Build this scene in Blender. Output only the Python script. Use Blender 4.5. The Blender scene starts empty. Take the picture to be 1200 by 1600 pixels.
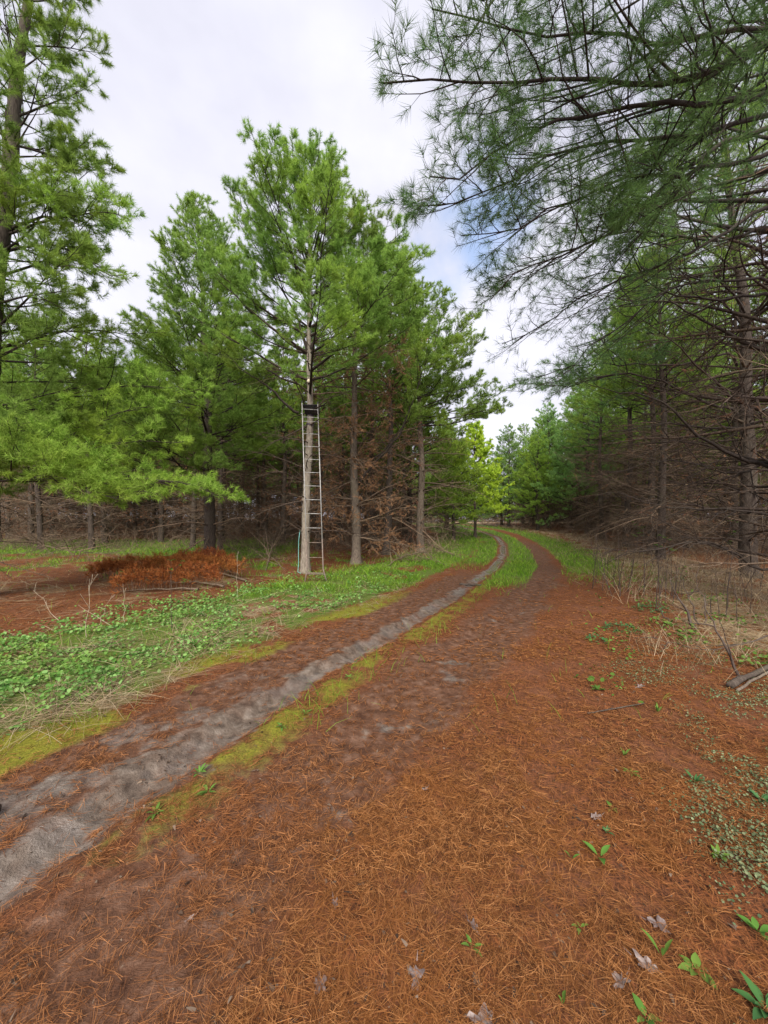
import bpy, math
import numpy as np
from math import radians as RAD

SC = bpy.context.scene
COL = SC.collection

# ------------------------------------------------------------------ camera, sky, sun, exposure
H_EYE, FPX, VH, UC = 1.65, 601.0, 815.0, 600.0      # eye height, focal length and principal point of the photograph
cd = bpy.data.cameras.new('camera'); cam = bpy.data.objects.new('camera', cd); COL.objects.link(cam)
cd.sensor_fit = 'VERTICAL'; cd.sensor_height = 36.0; cd.sensor_width = 27.0
cd.lens = FPX / 1600.0 * 36.0
cd.shift_y = 15.0 / 1600.0
cd.clip_start = 0.05; cd.clip_end = 3000
cam.location = (0, 0, H_EYE); cam.rotation_euler = (RAD(90), 0, 0)
SC.camera = cam

SUN_EL, SUN_AZ = RAD(43), RAD(-178)                   # azimuth clockwise from +Y
W = bpy.data.worlds.new('World'); SC.world = W; W.use_nodes = True
nt = W.node_tree; N = nt.nodes; Lk = nt.links
for n in list(N): N.remove(n)
def nd(tree, t, **kw):
    n = tree.nodes.new(t)
    for k, v in kw.items(): setattr(n, k, v)
    return n
out = nd(nt, 'ShaderNodeOutputWorld'); bg = nd(nt, 'ShaderNodeBackground'); bg.inputs[1].default_value = 0.1
sky = nd(nt, 'ShaderNodeTexSky', sky_type='NISHITA', sun_disc=False, sun_elevation=SUN_EL, sun_rotation=SUN_AZ)
tc = nd(nt, 'ShaderNodeTexCoord')
mp = nd(nt, 'ShaderNodeMapping'); mp.inputs['Scale'].default_value = (1, 1, 1.6)
Lk.new(tc.outputs['Generated'], mp.inputs[0])
cn = nd(nt, 'ShaderNodeTexNoise'); cn.inputs['Scale'].default_value = 2.6; cn.inputs['Detail'].default_value = 6; cn.inputs['Roughness'].default_value = .5
Lk.new(mp.outputs[0], cn.inputs['Vector'])
cr = nd(nt, 'ShaderNodeValToRGB')                     # grey to white cloud deck
cr.color_ramp.elements[0].position = .30; cr.color_ramp.elements[0].color = (4.3, 4.3, 5.15, 1)
cr.color_ramp.elements[1].position = .70; cr.color_ramp.elements[1].color = (6.3, 6.3, 7.0, 1)
Lk.new(cn.outputs[0], cr.inputs[0])
# brighter towards the horizon
sx = nd(nt, 'ShaderNodeSeparateXYZ'); Lk.new(tc.outputs['Generated'], sx.inputs[0])
mr = nd(nt, 'ShaderNodeMapRange'); mr.inputs[1].default_value = .05; mr.inputs[2].default_value = .6; mr.inputs[3].default_value = 1.22; mr.inputs[4].default_value = .98
Lk.new(sx.outputs[2], mr.inputs[0])
ml = nd(nt, 'ShaderNodeMix', data_type='RGBA', blend_type='MULTIPLY'); ml.inputs[0].default_value = 1
Lk.new(cr.outputs[0], ml.inputs[6])
cc = nd(nt, 'ShaderNodeCombineColor')
for i in range(3): Lk.new(mr.outputs[0], cc.inputs[i])
Lk.new(cc.outputs[0], ml.inputs[7])
# one torn gap in the deck where the blue shows through
dt = nd(nt, 'ShaderNodeVectorMath', operation='DISTANCE'); g = np.array([.25, 1, .76]); g = g / np.linalg.norm(g)
dt.inputs[1].default_value = tuple(g); Lk.new(tc.outputs['Generated'], dt.inputs[0])
cn2 = nd(nt, 'ShaderNodeTexNoise'); cn2.inputs['Scale'].default_value = 9; cn2.inputs['Detail'].default_value = 5
Lk.new(tc.outputs['Generated'], cn2.inputs['Vector'])
ad = nd(nt, 'ShaderNodeMath', operation='MULTIPLY_ADD'); Lk.new(cn2.outputs[0], ad.inputs[0]); ad.inputs[1].default_value = .28; Lk.new(dt.outputs['Value'], ad.inputs[2])
gm = nd(nt, 'ShaderNodeMapRange'); gm.inputs[1].default_value = .17; gm.inputs[2].default_value = .29; gm.inputs[3].default_value = .75; gm.inputs[4].default_value = 0
Lk.new(ad.outputs[0], gm.inputs[0])
mx = nd(nt, 'ShaderNodeMix', data_type='RGBA'); Lk.new(gm.outputs[0], mx.inputs[0]); Lk.new(ml.outputs[2], mx.inputs[6])
sb = nd(nt, 'ShaderNodeMix', data_type='RGBA', blend_type='MULTIPLY'); sb.inputs[0].default_value = 1
Lk.new(sky.outputs[0], sb.inputs[6]); sb.inputs[7].default_value = (2.0, 2.0, 2.0, 1)
Lk.new(sb.outputs[2], mx.inputs[7])
Lk.new(mx.outputs[2], bg.inputs[0]); Lk.new(bg.outputs[0], out.inputs[0])

ld = bpy.data.lights.new('sun', 'SUN'); ld.energy = 4.5; ld.angle = RAD(35); ld.color = (1, .95, .88)
sun = bpy.data.objects.new('sun', ld); COL.objects.link(sun)
sun.rotation_euler = (RAD(90) - SUN_EL, 0, math.pi - SUN_AZ)
SC.view_settings.view_transform = 'Standard'; SC.view_settings.look = 'None'
SC.view_settings.exposure = 0.74; SC.view_settings.gamma = 1.0
SC.cycles.max_bounces = 6; SC.cycles.diffuse_bounces = 4; SC.cycles.transmission_bounces = 4; SC.cycles.transparent_max_bounces = 4
SC.cycles.use_denoising = False if False else SC.cycles.use_denoising

# ------------------------------------------------------------------ numpy helpers
UP = np.array([0, 0, 1.0])
def unit(v): return v / np.maximum(np.linalg.norm(v, axis=-1, keepdims=True), 1e-9)
def vnoise(x, y, scale, seed=0):
    x = np.asarray(x, float) * scale + seed * 17.31; y = np.asarray(y, float) * scale + seed * 5.77
    i = np.floor(x); j = np.floor(y); fx = x - i; fy = y - j
    fx = fx * fx * (3 - 2 * fx); fy = fy * fy * (3 - 2 * fy)
    def h(a, b):
        s = np.sin(a * 127.1 + b * 311.7 + seed * 74.7) * 43758.5453
        return s - np.floor(s)
    return (h(i, j) * (1 - fx) + h(i + 1, j) * fx) * (1 - fy) + (h(i, j + 1) * (1 - fx) + h(i + 1, j + 1) * fx) * fy
def fbm(x, y, scale, seed=0, o=4):
    t = 0; a = .5; s = 0
    for k in range(o):
        t = t + a * vnoise(x, y, scale * 2 ** k, seed + k); s += a; a *= .55
    return t / s
def sstep(a, b, x):
    t = np.clip((np.asarray(x, float) - a) / (b - a), 0, 1); return t * t * (3 - 2 * t)

def rise(y): return 1.45 * (1 - np.exp(-(np.maximum(0, np.asarray(y, float) - 10) / 32) ** 2))
def ground_hit(u, v):                                 # where a sight line meets the ground
    ys = np.concatenate([np.linspace(.5, 30, 3000), np.linspace(30, 90, 2000)])
    vv = VH + FPX * (H_EYE - rise(ys)) / ys
    y = float(np.interp(-v, -vv, ys)); return np.array([(u - UC) / FPX * y, y])
def at(u, v, y): return np.array([(u - UC) / FPX * y, y, H_EYE + (VH - v) / FPX * y])

RUT_L = np.array([(-4.6, -3.0), (-2.6, .3)] + [tuple(ground_hit(u, v)) for u, v in
        [(30, 1370), (100, 1310), (180, 1250), (265, 1200), (345, 1150), (420, 1100), (505, 1050), (590, 1000), (680, 950), (730, 918), (772, 888), (787, 868), (787, 850), (777, 839), (755, 831)]] + [(8.0, 60.0), (-5, 75)])
RUT_R = np.array([(-2.6, -3.0), (-1.1, .9)] + [tuple(ground_hit(u, v)) for u, v in
        [(450, 1280), (620, 1150), (690, 1075), (760, 1000), (822, 950), (850, 912), (858, 885), (840, 860), (822, 846), (800, 835), (778, 829)]] + [(11.0, 60.0), (-2, 80)])
def sdist(x, y, poly):                                # signed distance, positive on the side of +x
    x = np.asarray(x, float); y = np.asarray(y, float)
    best = np.full(x.shape, 1e9); sg = np.ones(x.shape)
    for a, b in zip(poly[:-1], poly[1:]):
        d = b - a; l2 = d @ d
        t = np.clip(((x - a[0]) * d[0] + (y - a[1]) * d[1]) / l2, 0, 1)
        ex = x - a[0] - t * d[0]; ey = y - a[1] - t * d[1]
        q = ex * ex + ey * ey
        s = np.where(d[1] * ex - d[0] * ey >= 0, 1.0, -1.0)
        m = q < best; best = np.where(m, q, best); sg = np.where(m, s, sg)
    return np.sqrt(best) * sg
def zg(x, y, dl=None, dr=None):
    x = np.asarray(x, float); y = np.asarray(y, float)
    if dl is None: dl = sdist(x, y, RUT_L)
    if dr is None: dr = sdist(x, y, RUT_R)
    wig = .10 * (vnoise(x, y, 1.6, 3) - .5) + .05 * (vnoise(x, y, 6, 4) - .5)
    z = rise(y) - .075 * np.exp(-((dl + wig) / .15) ** 4) * (.7 + .6 * vnoise(x, y, 2.2, 14)) * (.3 + .7 * sstep(13, 5, y)) - .03 * np.exp(-((dr + wig) / .3) ** 2)
    z = z - .02 * np.exp(-((dl + .5) / .35) ** 2) + .022 * np.exp(-((dl - .30 + wig) / .08) ** 2) * (.4 + vnoise(x, y, 2.5, 6)) * sstep(9, 4, y)
    z = z + .07 * (fbm(x, y, .35, 5, 3) - .5) + .018 * (fbm(x, y, 4.5, 9, 3) - .5)
    z = z + .10 * sstep(1.2, 4, -dl) * fbm(x, y, .5, 12, 2) + .10 * sstep(1.5, 4, dr) * fbm(x, y, .5, 22, 2)
    return z
def zg1(x, y): return float(zg(np.array([x]), np.array([y]))[0])

def mk_mesh(name, V, faces, mats, mi=None, attrs=None, smooth=False):
    """faces: list of (n,k) index arrays; mi: material index per face array."""
    V = np.ascontiguousarray(V, dtype=np.float32)
    me = bpy.data.meshes.new(name)
    me.vertices.add(len(V)); me.vertices.foreach_set('co', V.ravel())
    faces = [np.asarray(f, dtype=np.int32) for f in faces]
    lt = np.concatenate([np.full(len(f), f.shape[1], np.int32) for f in faces])
    lv = np.concatenate([f.ravel() for f in faces])
    ls = np.concatenate([[0], np.cumsum(lt)[:-1]]).astype(np.int32)
    me.loops.add(len(lv)); me.loops.foreach_set('vertex_index', lv)
    me.polygons.add(len(lt)); me.polygons.foreach_set('loop_start', ls)
    if mi is not None:
        me.polygons.foreach_set('material_index', np.concatenate([np.full(len(f), m, np.int32) for f, m in zip(faces, mi)]))
    if smooth: me.polygons.foreach_set('use_smooth', np.ones(len(lt), bool))
    for k, a in (attrs or {}).items():
        at_ = me.attributes.new(k, 'FLOAT', 'POINT'); at_.data.foreach_set('value', np.asarray(a, np.float32))
    me.update(calc_edges=True)
    for m in (mats if isinstance(mats, (list, tuple)) else [mats]): me.materials.append(m)
    return me
def obj(name, me, parent=None, loc=(0, 0, 0)):
    o = bpy.data.objects.new(name, me); COL.objects.link(o)
    if parent is not None: o.parent = parent
    o.location = loc
    return o
def tag(o, label=None, cat=None, group=None, kind=None):
    for k, v in (('label', label), ('category', cat), ('group', group), ('kind', kind)):
        if v: o[k] = v
    return o
def thing(name, label, cat, loc=(0, 0, 0), group=None):
    o = bpy.data.objects.new(name, None); COL.objects.link(o); o.location = loc; o.empty_display_size = .2
    return tag(o, label, cat, group)
def copy_thing(root, loc, rz, sc, label, group):
    r = root.copy(); COL.objects.link(r); r.location = loc; r.rotation_euler = (0, 0, rz); r.scale = (sc, sc, sc * 1.0)
    r['label'] = label; r['group'] = group
    for ch in list(root.children):
        c = ch.copy(); COL.objects.link(c); c.parent = r
        for gch in ch.children:
            d = gch.copy(); COL.objects.link(d); d.parent = c
    return r

# ------------------------------------------------------------------ materials
def mat(name):
    m = bpy.data.materials.new(name); m.use_nodes = True
    t = m.node_tree
    for n in list(t.nodes): t.nodes.remove(n)
    o = nd(t, 'ShaderNodeOutputMaterial')
    return m, t, o
def ramp(t, src, stops):
    r = nd(t, 'ShaderNodeValToRGB'); e = r.color_ramp.elements
    while len(e) < len(stops): e.new(.5)
    for el, (p, c) in zip(e, stops): el.position = p; el.color = (*c, 1)
    t.links.new(src, r.inputs[0]); return r.outputs[0]
def noise(t, scale, detail=4, rough=.55, vec=None, stretch=None, dist=0):
    n = nd(t, 'ShaderNodeTexNoise'); n.inputs['Scale'].default_value = scale; n.inputs['Detail'].default_value = detail
    n.inputs['Roughness'].default_value = rough; n.inputs['Distortion'].default_value = dist
    if vec is None:
        vec = nd(t, 'ShaderNodeNewGeometry').outputs['Position']
    if stretch is not None:
        m = nd(t, 'ShaderNodeMapping', vector_type='TEXTURE'); m.inputs['Scale'].default_value = tuple(1 / c for c in stretch[:3])
        if len(stretch) > 3: m.inputs['Rotation'].default_value = (0, 0, stretch[3])
        t.links.new(vec, m.inputs[0]); vec = m.outputs[0]
    t.links.new(vec, n.inputs['Vector']); return n.outputs[0]
def mixc(t, fac, a, b, blend='MIX'):
    m = nd(t, 'ShaderNodeMix', data_type='RGBA', blend_type=blend)
    for i, v in ((0, fac), (6, a), (7, b)):
        if hasattr(v, 'is_output'): t.links.new(v, m.inputs[i])
        elif i == 0: m.inputs[0].default_value = v
        else: m.inputs[i].default_value = (*v, 1)
    return m.outputs[2]
def math_(t, op, a, b=None, c=None):
    m = nd(t, 'ShaderNodeMath', operation=op)
    for i, v in enumerate((a, b, c)):
        if v is None: continue
        if hasattr(v, 'is_output'): t.links.new(v, m.inputs[i])
        else: m.inputs[i].default_value = v
    return m.outputs[0]
def leafy(name, dark, mid, light, yellow, trans=.4, clump=.7, patch=.5):
    """thin needles or leaves: each piece its own tint, clumps drifting towards yellow."""
    m, t, o = mat(name)
    g = nd(t, 'ShaderNodeNewGeometry')
    oi = nd(t, 'ShaderNodeObjectInfo')
    c = ramp(t, g.outputs['Random Per Island'], [(0, dark), (.55, mid), (1, light)])
    n = noise(t, clump, 3)
    k = math_(t, 'MULTIPLY', nd_range(t, n, .45, .7), patch)
    c = mixc(t, k, c, yellow)
    hs = nd(t, 'ShaderNodeHueSaturation')
    t.links.new(math_(t, 'MULTIPLY_ADD', oi.outputs['Random'], .02, .49), hs.inputs['Hue'])
    t.links.new(math_(t, 'MULTIPLY_ADD', oi.outputs['Random'], .3, .85), hs.inputs['Value'])
    t.links.new(c, hs.inputs['Color']); c = hs.outputs[0]
    d = nd(t, 'ShaderNodeBsdfDiffuse'); tr = nd(t, 'ShaderNodeBsdfTranslucent')
    t.links.new(c, d.inputs[0]); t.links.new(c, tr.inputs[0])
    ms = nd(t, 'ShaderNodeMixShader'); ms.inputs[0].default_value = trans
    t.links.new(d.outputs[0], ms.inputs[1]); t.links.new(tr.outputs[0], ms.inputs[2])
    t.links.new(ms.outputs[0], o.inputs[0])
    return m
def nd_range(t, v, a, b, lo=0., hi=1.):
    r = nd(t, 'ShaderNodeMapRange'); r.inputs[1].default_value = a; r.inputs[2].default_value = b; r.inputs[3].default_value = lo; r.inputs[4].default_value = hi
    t.links.new(v, r.inputs[0]); return r.outputs[0]
def woody(name, c1, c2, c3, streak=(9, 9, 1.4), rough=.9, bump=.5, island=False):
    m, t, o = mat(name)
    tcn = nd(t, 'ShaderNodeTexCoord').outputs['Object']
    n = noise(t, 5, 6, .65, tcn, streak)
    n2 = noise(t, 1.3, 3, .5, tcn)
    c = ramp(t, n, [(.28, c1), (.5, c2), (.72, c3)])
    c = mixc(t, nd_range(t, n2, .5, .75, 0, .5), c, tuple(np.array(c3) * np.array([.9, 1.0, .85])))
    if island:
        g = nd(t, 'ShaderNodeNewGeometry')
        c = mixc(t, 1.0, c, ramp(t, g.outputs['Random Per Island'], [(0, (.55, .5, .48)), (.6, (.9, .85, .8)), (1, (1.5, 1.35, 1.2))]), 'MULTIPLY')
    b = nd(t, 'ShaderNodeBsdfPrincipled'); b.inputs['Roughness'].default_value = rough; b.inputs['Specular IOR Level'].default_value = .25
    t.links.new(c, b.inputs['Base Color'])
    if bump:
        bp = nd(t, 'ShaderNodeBump'); bp.inputs['Strength'].default_value = bump; bp.inputs['Distance'].default_value = .02
        t.links.new(n, bp.inputs['Height']); t.links.new(bp.outputs[0], b.inputs['Normal'])
    t.links.new(b.outputs[0], o.inputs[0]); return m
def plain(name, c1, c2, rough=.6, metal=0., scale=30, spec=.5):
    m, t, o = mat(name)
    c = ramp(t, noise(t, scale, 4), [(.35, c1), (.65, c2)])
    b = nd(t, 'ShaderNodeBsdfPrincipled'); b.inputs['Roughness'].default_value = rough; b.inputs['Metallic'].default_value = metal
    b.inputs['Specular IOR Level'].default_value = spec
    t.links.new(c, b.inputs['Base Color']); t.links.new(b.outputs[0], o.inputs[0]); return m

M = {}
M['needle'] = leafy('pine_needles', (.115, .20, .042), (.225, .36, .07), (.37, .53, .135), (.39, .50, .055), trans=.5)
M['needle_blue'] = leafy('bluish_pine_needles', (.12, .21, .06), (.22, .36, .105), (.36, .52, .19), (.38, .50, .08), trans=.55)
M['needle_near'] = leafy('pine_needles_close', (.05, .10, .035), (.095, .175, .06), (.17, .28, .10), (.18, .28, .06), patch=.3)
M['needle_bright'] = leafy('pine_needles_bright', (.15, .27, .035), (.28, .45, .07), (.44, .62, .14), (.44, .56, .06), trans=.55)
M['needle_yellow'] = leafy('yellow_green_foliage', (.30, .43, .04), (.46, .61, .065), (.62, .75, .12), (.56, .64, .06), trans=.55)
M['needle_dead'] = leafy('dead_brown_needles', (.13, .062, .036), (.23, .115, .066), (.36, .20, .12), (.30, .15, .08), trans=.2)
M['needle_rust'] = leafy('rust_needles', (.12, .042, .018), (.34, .115, .036), (.52, .21, .07), (.38, .115, .032), trans=.25, clump=3)
M['bark'] = woody('pine_bark', (.04, .03, .023), (.115, .088, .066), (.21, .17, .13))
M['bark_pale'] = woody('pale_pine_bark', (.08, .062, .048), (.20, .165, .13), (.31, .27, .22))
M['bark_dark'] = woody('dark_pine_bark', (.022, .016, .013), (.06, .045, .035), (.12, .095, .075))
M['limb'] = woody('pine_limb_bark', (.016, .012, .010), (.036, .028, .023), (.075, .058, .048), island=True, bump=0)
M['deadlimb_dark'] = woody('dark_dead_limb_bark', (.02, .014, .011), (.05, .036, .027), (.135, .10, .078), island=True, bump=0)
M['deadlimb'] = woody('dead_limb_bark', (.06, .044, .031), (.135, .10, .072), (.26, .20, .15), island=True, bump=0)

# ------------------------------------------------------------------ branching geometry
def tubes(P, R, sides):
    N_, Mn, _ = P.shape
    T = unit(np.gradient(P, axis=1))
    ref = np.where(np.abs(T[:, :1, 2:3]) > .9, np.array([1.0, 0, 0]), UP)
    A = unit(np.cross(T, ref)); B = np.cross(T, A)
    th = np.arange(sides) * 2 * np.pi / sides
    ring = A[:, :, None, :] * np.cos(th)[None, None, :, None] + B[:, :, None, :] * np.sin(th)[None, None, :, None]
    V = P[:, :, None, :] + ring * R[:, :, None, None]
    idx = np.arange(N_ * Mn * sides).reshape(N_, Mn, sides)
    a = idx[:, :-1, :]; b = np.roll(a, -1, 2); d = idx[:, 1:, :]; c = np.roll(d, -1, 2)
    F = np.stack([a, b, c, d], -1).reshape(-1, 4)
    return V.reshape(-1, 3), F
def grow(rng, P0, D0, L, m, bend, wob):
    n = len(P0); pts = [P0]; d = unit(D0); st = (L / m)[:, None]
    bend = np.broadcast_to(bend, (n,))[:, None]
    for i in range(m):
        d = unit(d + bend * UP / m + rng.normal(0, wob, (n, 3)))
        pts.append(pts[-1] + d * st)
    return np.stack(pts, 1)
def along(P, idx, t):
    f = np.clip(t, 0, .9999) * (P.shape[1] - 1); i = f.astype(int); w = (f - i)[:, None]
    a = P[idx, i]; b = P[idx, i + 1]
    return a * (1 - w) + b * w, unit(b - a)
def spawn(rng, P, L, dens, tmin, tmax, ang, flat):
    cnt = rng.poisson(np.maximum(L * dens * (tmax - tmin), .3))
    idx = np.repeat(np.arange(len(P)), cnt); n = len(idx)
    first_ = np.concatenate([[0], np.cumsum(cnt)[:-1]])
    t = tmin + (tmax - tmin) * ((np.arange(n) - first_[idx] + rng.uniform(0, 1, n)) / cnt[idx]) ** .85
    pos, tan = along(P, idx, t)
    side = np.cross(tan, UP); bad = np.linalg.norm(side, axis=1) < .2
    side[bad] = rng.normal(0, 1, (bad.sum(), 3)); side = unit(side)
    s = rng.choice([-1., 1.], n)[:, None]; up2 = np.cross(side, tan)
    roll = rng.normal(0, flat, n)[:, None]
    sd = side * s * np.cos(roll) + up2 * np.sin(roll)
    a = (ang + rng.normal(0, .2, n))[:, None]
    return idx, t, pos, unit(tan * np.cos(a) + sd * np.sin(a))
class Bag:
    def __init__(s): s.V = []; s.F = {}; s.n = 0
    def add(s, V, F):
        s.V.append(V); s.F.setdefault(F.shape[1], []).append(F + s.n); s.n += len(V)
    def mesh(s, name, mats, smooth=False):
        if not s.n: return None
        ks = sorted(s.F)
        return mk_mesh(name, np.concatenate(s.V), [np.concatenate(s.F[k]) for k in ks], mats, smooth=smooth)
def taper(R0, m, end=.25):
    return R0[:, None] * (end + (1 - end) * np.linspace(1, 0, m + 1) ** 1.35)[None, :]
def needles(rng, bag, P, n_each, ln, w, t0=.15, spread=(.35, 1.25)):
    n = len(P) * n_each
    if n == 0: return
    idx = np.repeat(np.arange(len(P)), n_each)
    t = t0 + (1 - t0) * rng.uniform(0, 1, n) ** .8
    pos, tan = along(P, idx, t)
    r = rng.normal(0, 1, (n, 3)); perp = unit(r - (r * tan).sum(1, keepdims=True) * tan)
    b = rng.uniform(spread[0], spread[1], n)[:, None]
    d = unit(tan * np.cos(b) + perp * np.sin(b) - UP * .08)
    l = (ln * rng.uniform(.65, 1.15, n))[:, None]
    s = unit(np.cross(d, rng.normal(0, 1, (n, 3)))) * (w / 2)
    V = np.stack([pos - s, pos + s, pos + d * l], 1).reshape(-1, 3)
    bag.add(V, np.arange(n * 3).reshape(-1, 3))

def branches(rng, wood, leaf, P, L, R, q, live=True, tmin=.22):
    """secondaries, shoots and needles on primaries P (N,m,3)."""
    n2, n3, nn, nl, nw = q['n2'], q['n3'], q['nn'], q['nl'], q['nw']
    if not live: n2, n3 = q['d2'], q['d3']
    wood.add(*tubes(P, taper(R, P.shape[1] - 1, .11), q.get('s1', 5)))
    idx, t, p, d = spawn(rng, P, L, n2, tmin, .98, q.get('ang', .85), .35 if live else .8)
    if q.get('up'): d = unit(d * .4 + UP * q['up'])
    L2 = (np.minimum(.5 * L[idx] * (1 - t) + q.get('l2', .24), q.get('l2max', 1.9))) * rng.uniform(.55, 1.15, len(idx))
    if not live: L2 *= .8
    P2 = grow(rng, p, d, L2, 4, .25 if live else -.05, q.get('wob', .07) if live else .12)
    R2 = np.minimum(.0045 + .0065 * L2, R[idx] * .7) * q.get('rk', 1)
    wood.add(*tubes(P2, taper(R2, 4, .3), q.get('s2', 4)))
    idx3, t3, p3, d3 = spawn(rng, P2, L2, n3, .2, .98, .8, .6 if live else .9)
    L3 = np.minimum(.45 * L2[idx3] * (1 - t3) + .14, .5) * rng.uniform(.7, 1.2, len(idx3))
    P3 = grow(rng, p3, d3, L3, 2, .35 if live else 0, .08)
    wood.add(*tubes(P3, taper(np.full(len(P3), .0028 * q.get('rk', 1)), 2, .5), 3))
    if live:
        if q.get('n4'):
            idx4, t4, p4, d4 = spawn(rng, P3, L3, q['n4'], .15, .95, .75, .8)
            P4 = grow(rng, p4, d4, (.35 * L3[idx4] * (1 - t4) + .09) * rng.uniform(.7, 1.2, len(idx4)), 2, .4, .08)
            wood.add(*tubes(P4, np.full((len(P4), 3), .0018), 3))
            needles(rng, leaf, P4, nn, nl, nw, q.get('t0', .15))
        needles(rng, leaf, P3, nn, nl, nw, q.get('t0', .15))
        # the leading ends of the longer shoots
        def tips(Q, Lq, ln):
            tt = np.clip(1 - ln / np.maximum(Lq, .05), .2, .95)
            a, _ = along(Q, np.arange(len(Q)), tt); b, _ = along(Q, np.arange(len(Q)), (tt + 1) / 2)
            return np.stack([a, b, Q[:, -1]], 1)
        needles(rng, leaf, tips(P2, L2, .28), int(nn * 1.2), nl, nw)
        needles(rng, leaf, tips(P, L, .3), int(nn * 1.3), nl, nw)
    elif q.get('dn', 0) > 0:
        k = rng.uniform(0, 1, len(P3)) < q['dn']
        needles(rng, leaf, P3[k], q.get('dnn', 14), nl * .8, nw, spread=(.15, .8))

def trunk_line(rng, Hh, lean, wob=.06, step=.14):
    z = np.arange(-.25, Hh + step, step); n = len(z)
    ph = rng.uniform(0, 6.28, 4)
    k = (z / Hh)
    x = lean[0] * np.maximum(k, 0) ** 1.15 + wob * (np.sin(z * .55 + ph[0]) - np.sin(ph[0])) + .4 * wob * np.sin(z * 1.4 + ph[1])
    y = lean[1] * np.maximum(k, 0) ** 1.15 + wob * (np.sin(z * .5 + ph[2]) - np.sin(ph[2])) + .4 * wob * np.sin(z * 1.3 + ph[3])
    return np.stack([x, y, z], 1)
def make_tree(seed, Hh, r0, q, lean=(0, 0), z0=.7, dz=.52, npw=5, zlive=3.0, zshade=3.0, az0=0., Lmax=3.0, dead_len=.75, top=.9,
              bark='bark', limb='limb', leaf='needle', wob=.06, elev=(.05, .95), pw=1.6, deadleaf='needle_dead', skip=None, dmat='deadlimb'):
    """returns dict of meshes. az0: the azimuth of the open side, where living boughs start at zlive; on the far side they start zshade higher."""
    rng = np.random.default_rng(seed)
    TL = trunk_line(rng, Hh, lean, wob)
    zt = TL[:, 2]
    wz = np.arange(z0, Hh - .25, dz); wz = wz + rng.uniform(-.12, .12, len(wz))
    rad = r0 * np.clip(1 - zt / (Hh + .4), 0, 1) ** .85 * (1 + .45 * np.exp(-np.maximum(zt, 0) / .22)) + .006
    bump = np.zeros_like(zt)
    for w in wz: bump += .11 * np.exp(-((zt - w) / .09) ** 2)
    rad = rad * (1 + bump * (zt < Hh * .7))
    tb = Bag()
    V, F = tubes(TL[None], rad[None], q.get('s0', 12))
    V = V + (V - np.repeat(TL, q.get('s0', 12), 0)) * (rng.normal(0, .05, (len(V), 1)))
    tb.add(V, F)
    P0, D0, L, R, LV, EL = [], [], [], [], [], []
    for w in wz:
        a0 = rng.uniform(0, 6.28); k = max(2, int(npw + rng.integers(-1, 2)))
        for j in range(k):
            az = a0 + 6.283 * j / k + rng.normal(0, .25)
            zl = zlive + zshade * (1 - math.cos(az - az0)) / 2
            alive = w > zl + rng.normal(0, .35)
            f = np.clip((w - zlive) / (Hh - zlive), 0, 1)
            if skip and skip(w, az): continue
            if alive:
                l = Lmax * (1 - f ** pw) ** .8 * rng.uniform(.7, 1.15) * (.8 + .2 * math.cos(az - az0)) + .25
            else:
                l = Lmax * dead_len * rng.uniform(.35, 1.1)
                if rng.uniform() < .12: l *= .2
            e = elev[0] + (elev[1] - elev[0]) * f + rng.normal(0, .12)
            if not alive: e = rng.normal(.22, .24)
            i = np.searchsorted(zt, w); c = TL[min(i, len(TL) - 1)]
            P0.append(c); D0.append((math.sin(az) * math.cos(e), math.cos(az) * math.cos(e), math.sin(e))); L.append(l); LV.append(alive)
            R.append(min((.007 + .0095 * l), rad[min(i, len(rad) - 1)] * .75))
    P0, D0, L, R, LV = np.array(P0), np.array(D0), np.array(L), np.array(R), np.array(LV)
    wood, lf, dl, dw = Bag(), Bag(), Bag(), Bag()
    m = 7
    if LV.any(): branches(rng, wood, lf, grow(rng, P0[LV], D0[LV], L[LV], m, .3, .06), L[LV], R[LV], q, True)
    D = ~LV
    if D.any(): branches(rng, dw, dl, grow(rng, P0[D], D0[D], L[D], m, -.35, .11), L[D], R[D], q, False, .12)
    return dict(trunk=tb.mesh('trunk', M[bark], True), branchwork=wood.mesh('branchwork', M[limb]), dead_branchwork=dw.mesh('dead_branchwork', M[dmat]),
                crown=lf.mesh('crown', M[leaf]), dead_foliage=dl.mesh('dead_foliage', M[deadleaf]), line=TL, rad=rad)
def place_tree(parts, name, label, x, y, group=None, dz=0.):
    t = thing(name, label, 'tree', (x, y, zg1(x, y) + dz), group)
    for k in ('trunk', 'branchwork', 'dead_branchwork', 'crown', 'dead_foliage'):
        if parts.get(k): obj(k, parts[k], t)
    return t
def bough(tree, pts, r, q, seed, leaf='needle', limb='limb', live=True, tmin=.22, label=None):
    """one modelled limb along world points; children of the tree: bough > foliage."""
    rng = np.random.default_rng(seed)
    pts = np.array(pts, float) - np.array(tree.location)
    seg = np.linalg.norm(np.diff(pts, axis=0), axis=1); s = np.concatenate([[0], np.cumsum(seg)]); Ln = s[-1]
    k = 16; ss = np.linspace(0, Ln, k + 1)
    # Catmull-like smoothing by two passes over a linear resample
    P = np.stack([np.interp(ss, s, pts[:, c]) for c in range(3)], 1)
    for _ in range(2): P[1:-1] = (P[:-2] + 2 * P[1:-1] + P[2:]) / 4
    P[1:-1] += rng.normal(0, .012 * Ln / 3, (k - 1, 3)); P[1:-1, 2] += .02 * Ln * np.sin(np.linspace(0, 9, k - 1) + rng.uniform(0, 6))
    wood, lf = Bag(), Bag()
    branches(rng, wood, lf, P[None], np.array([Ln]), np.array([r]), q, live, tmin)
    b = obj('bough', wood.mesh('bough', M[limb]), tree)
    if lf.n: obj('foliage', lf.mesh('foliage', M[leaf]), b)
    if label: b['label'] = label
    return b

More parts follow.
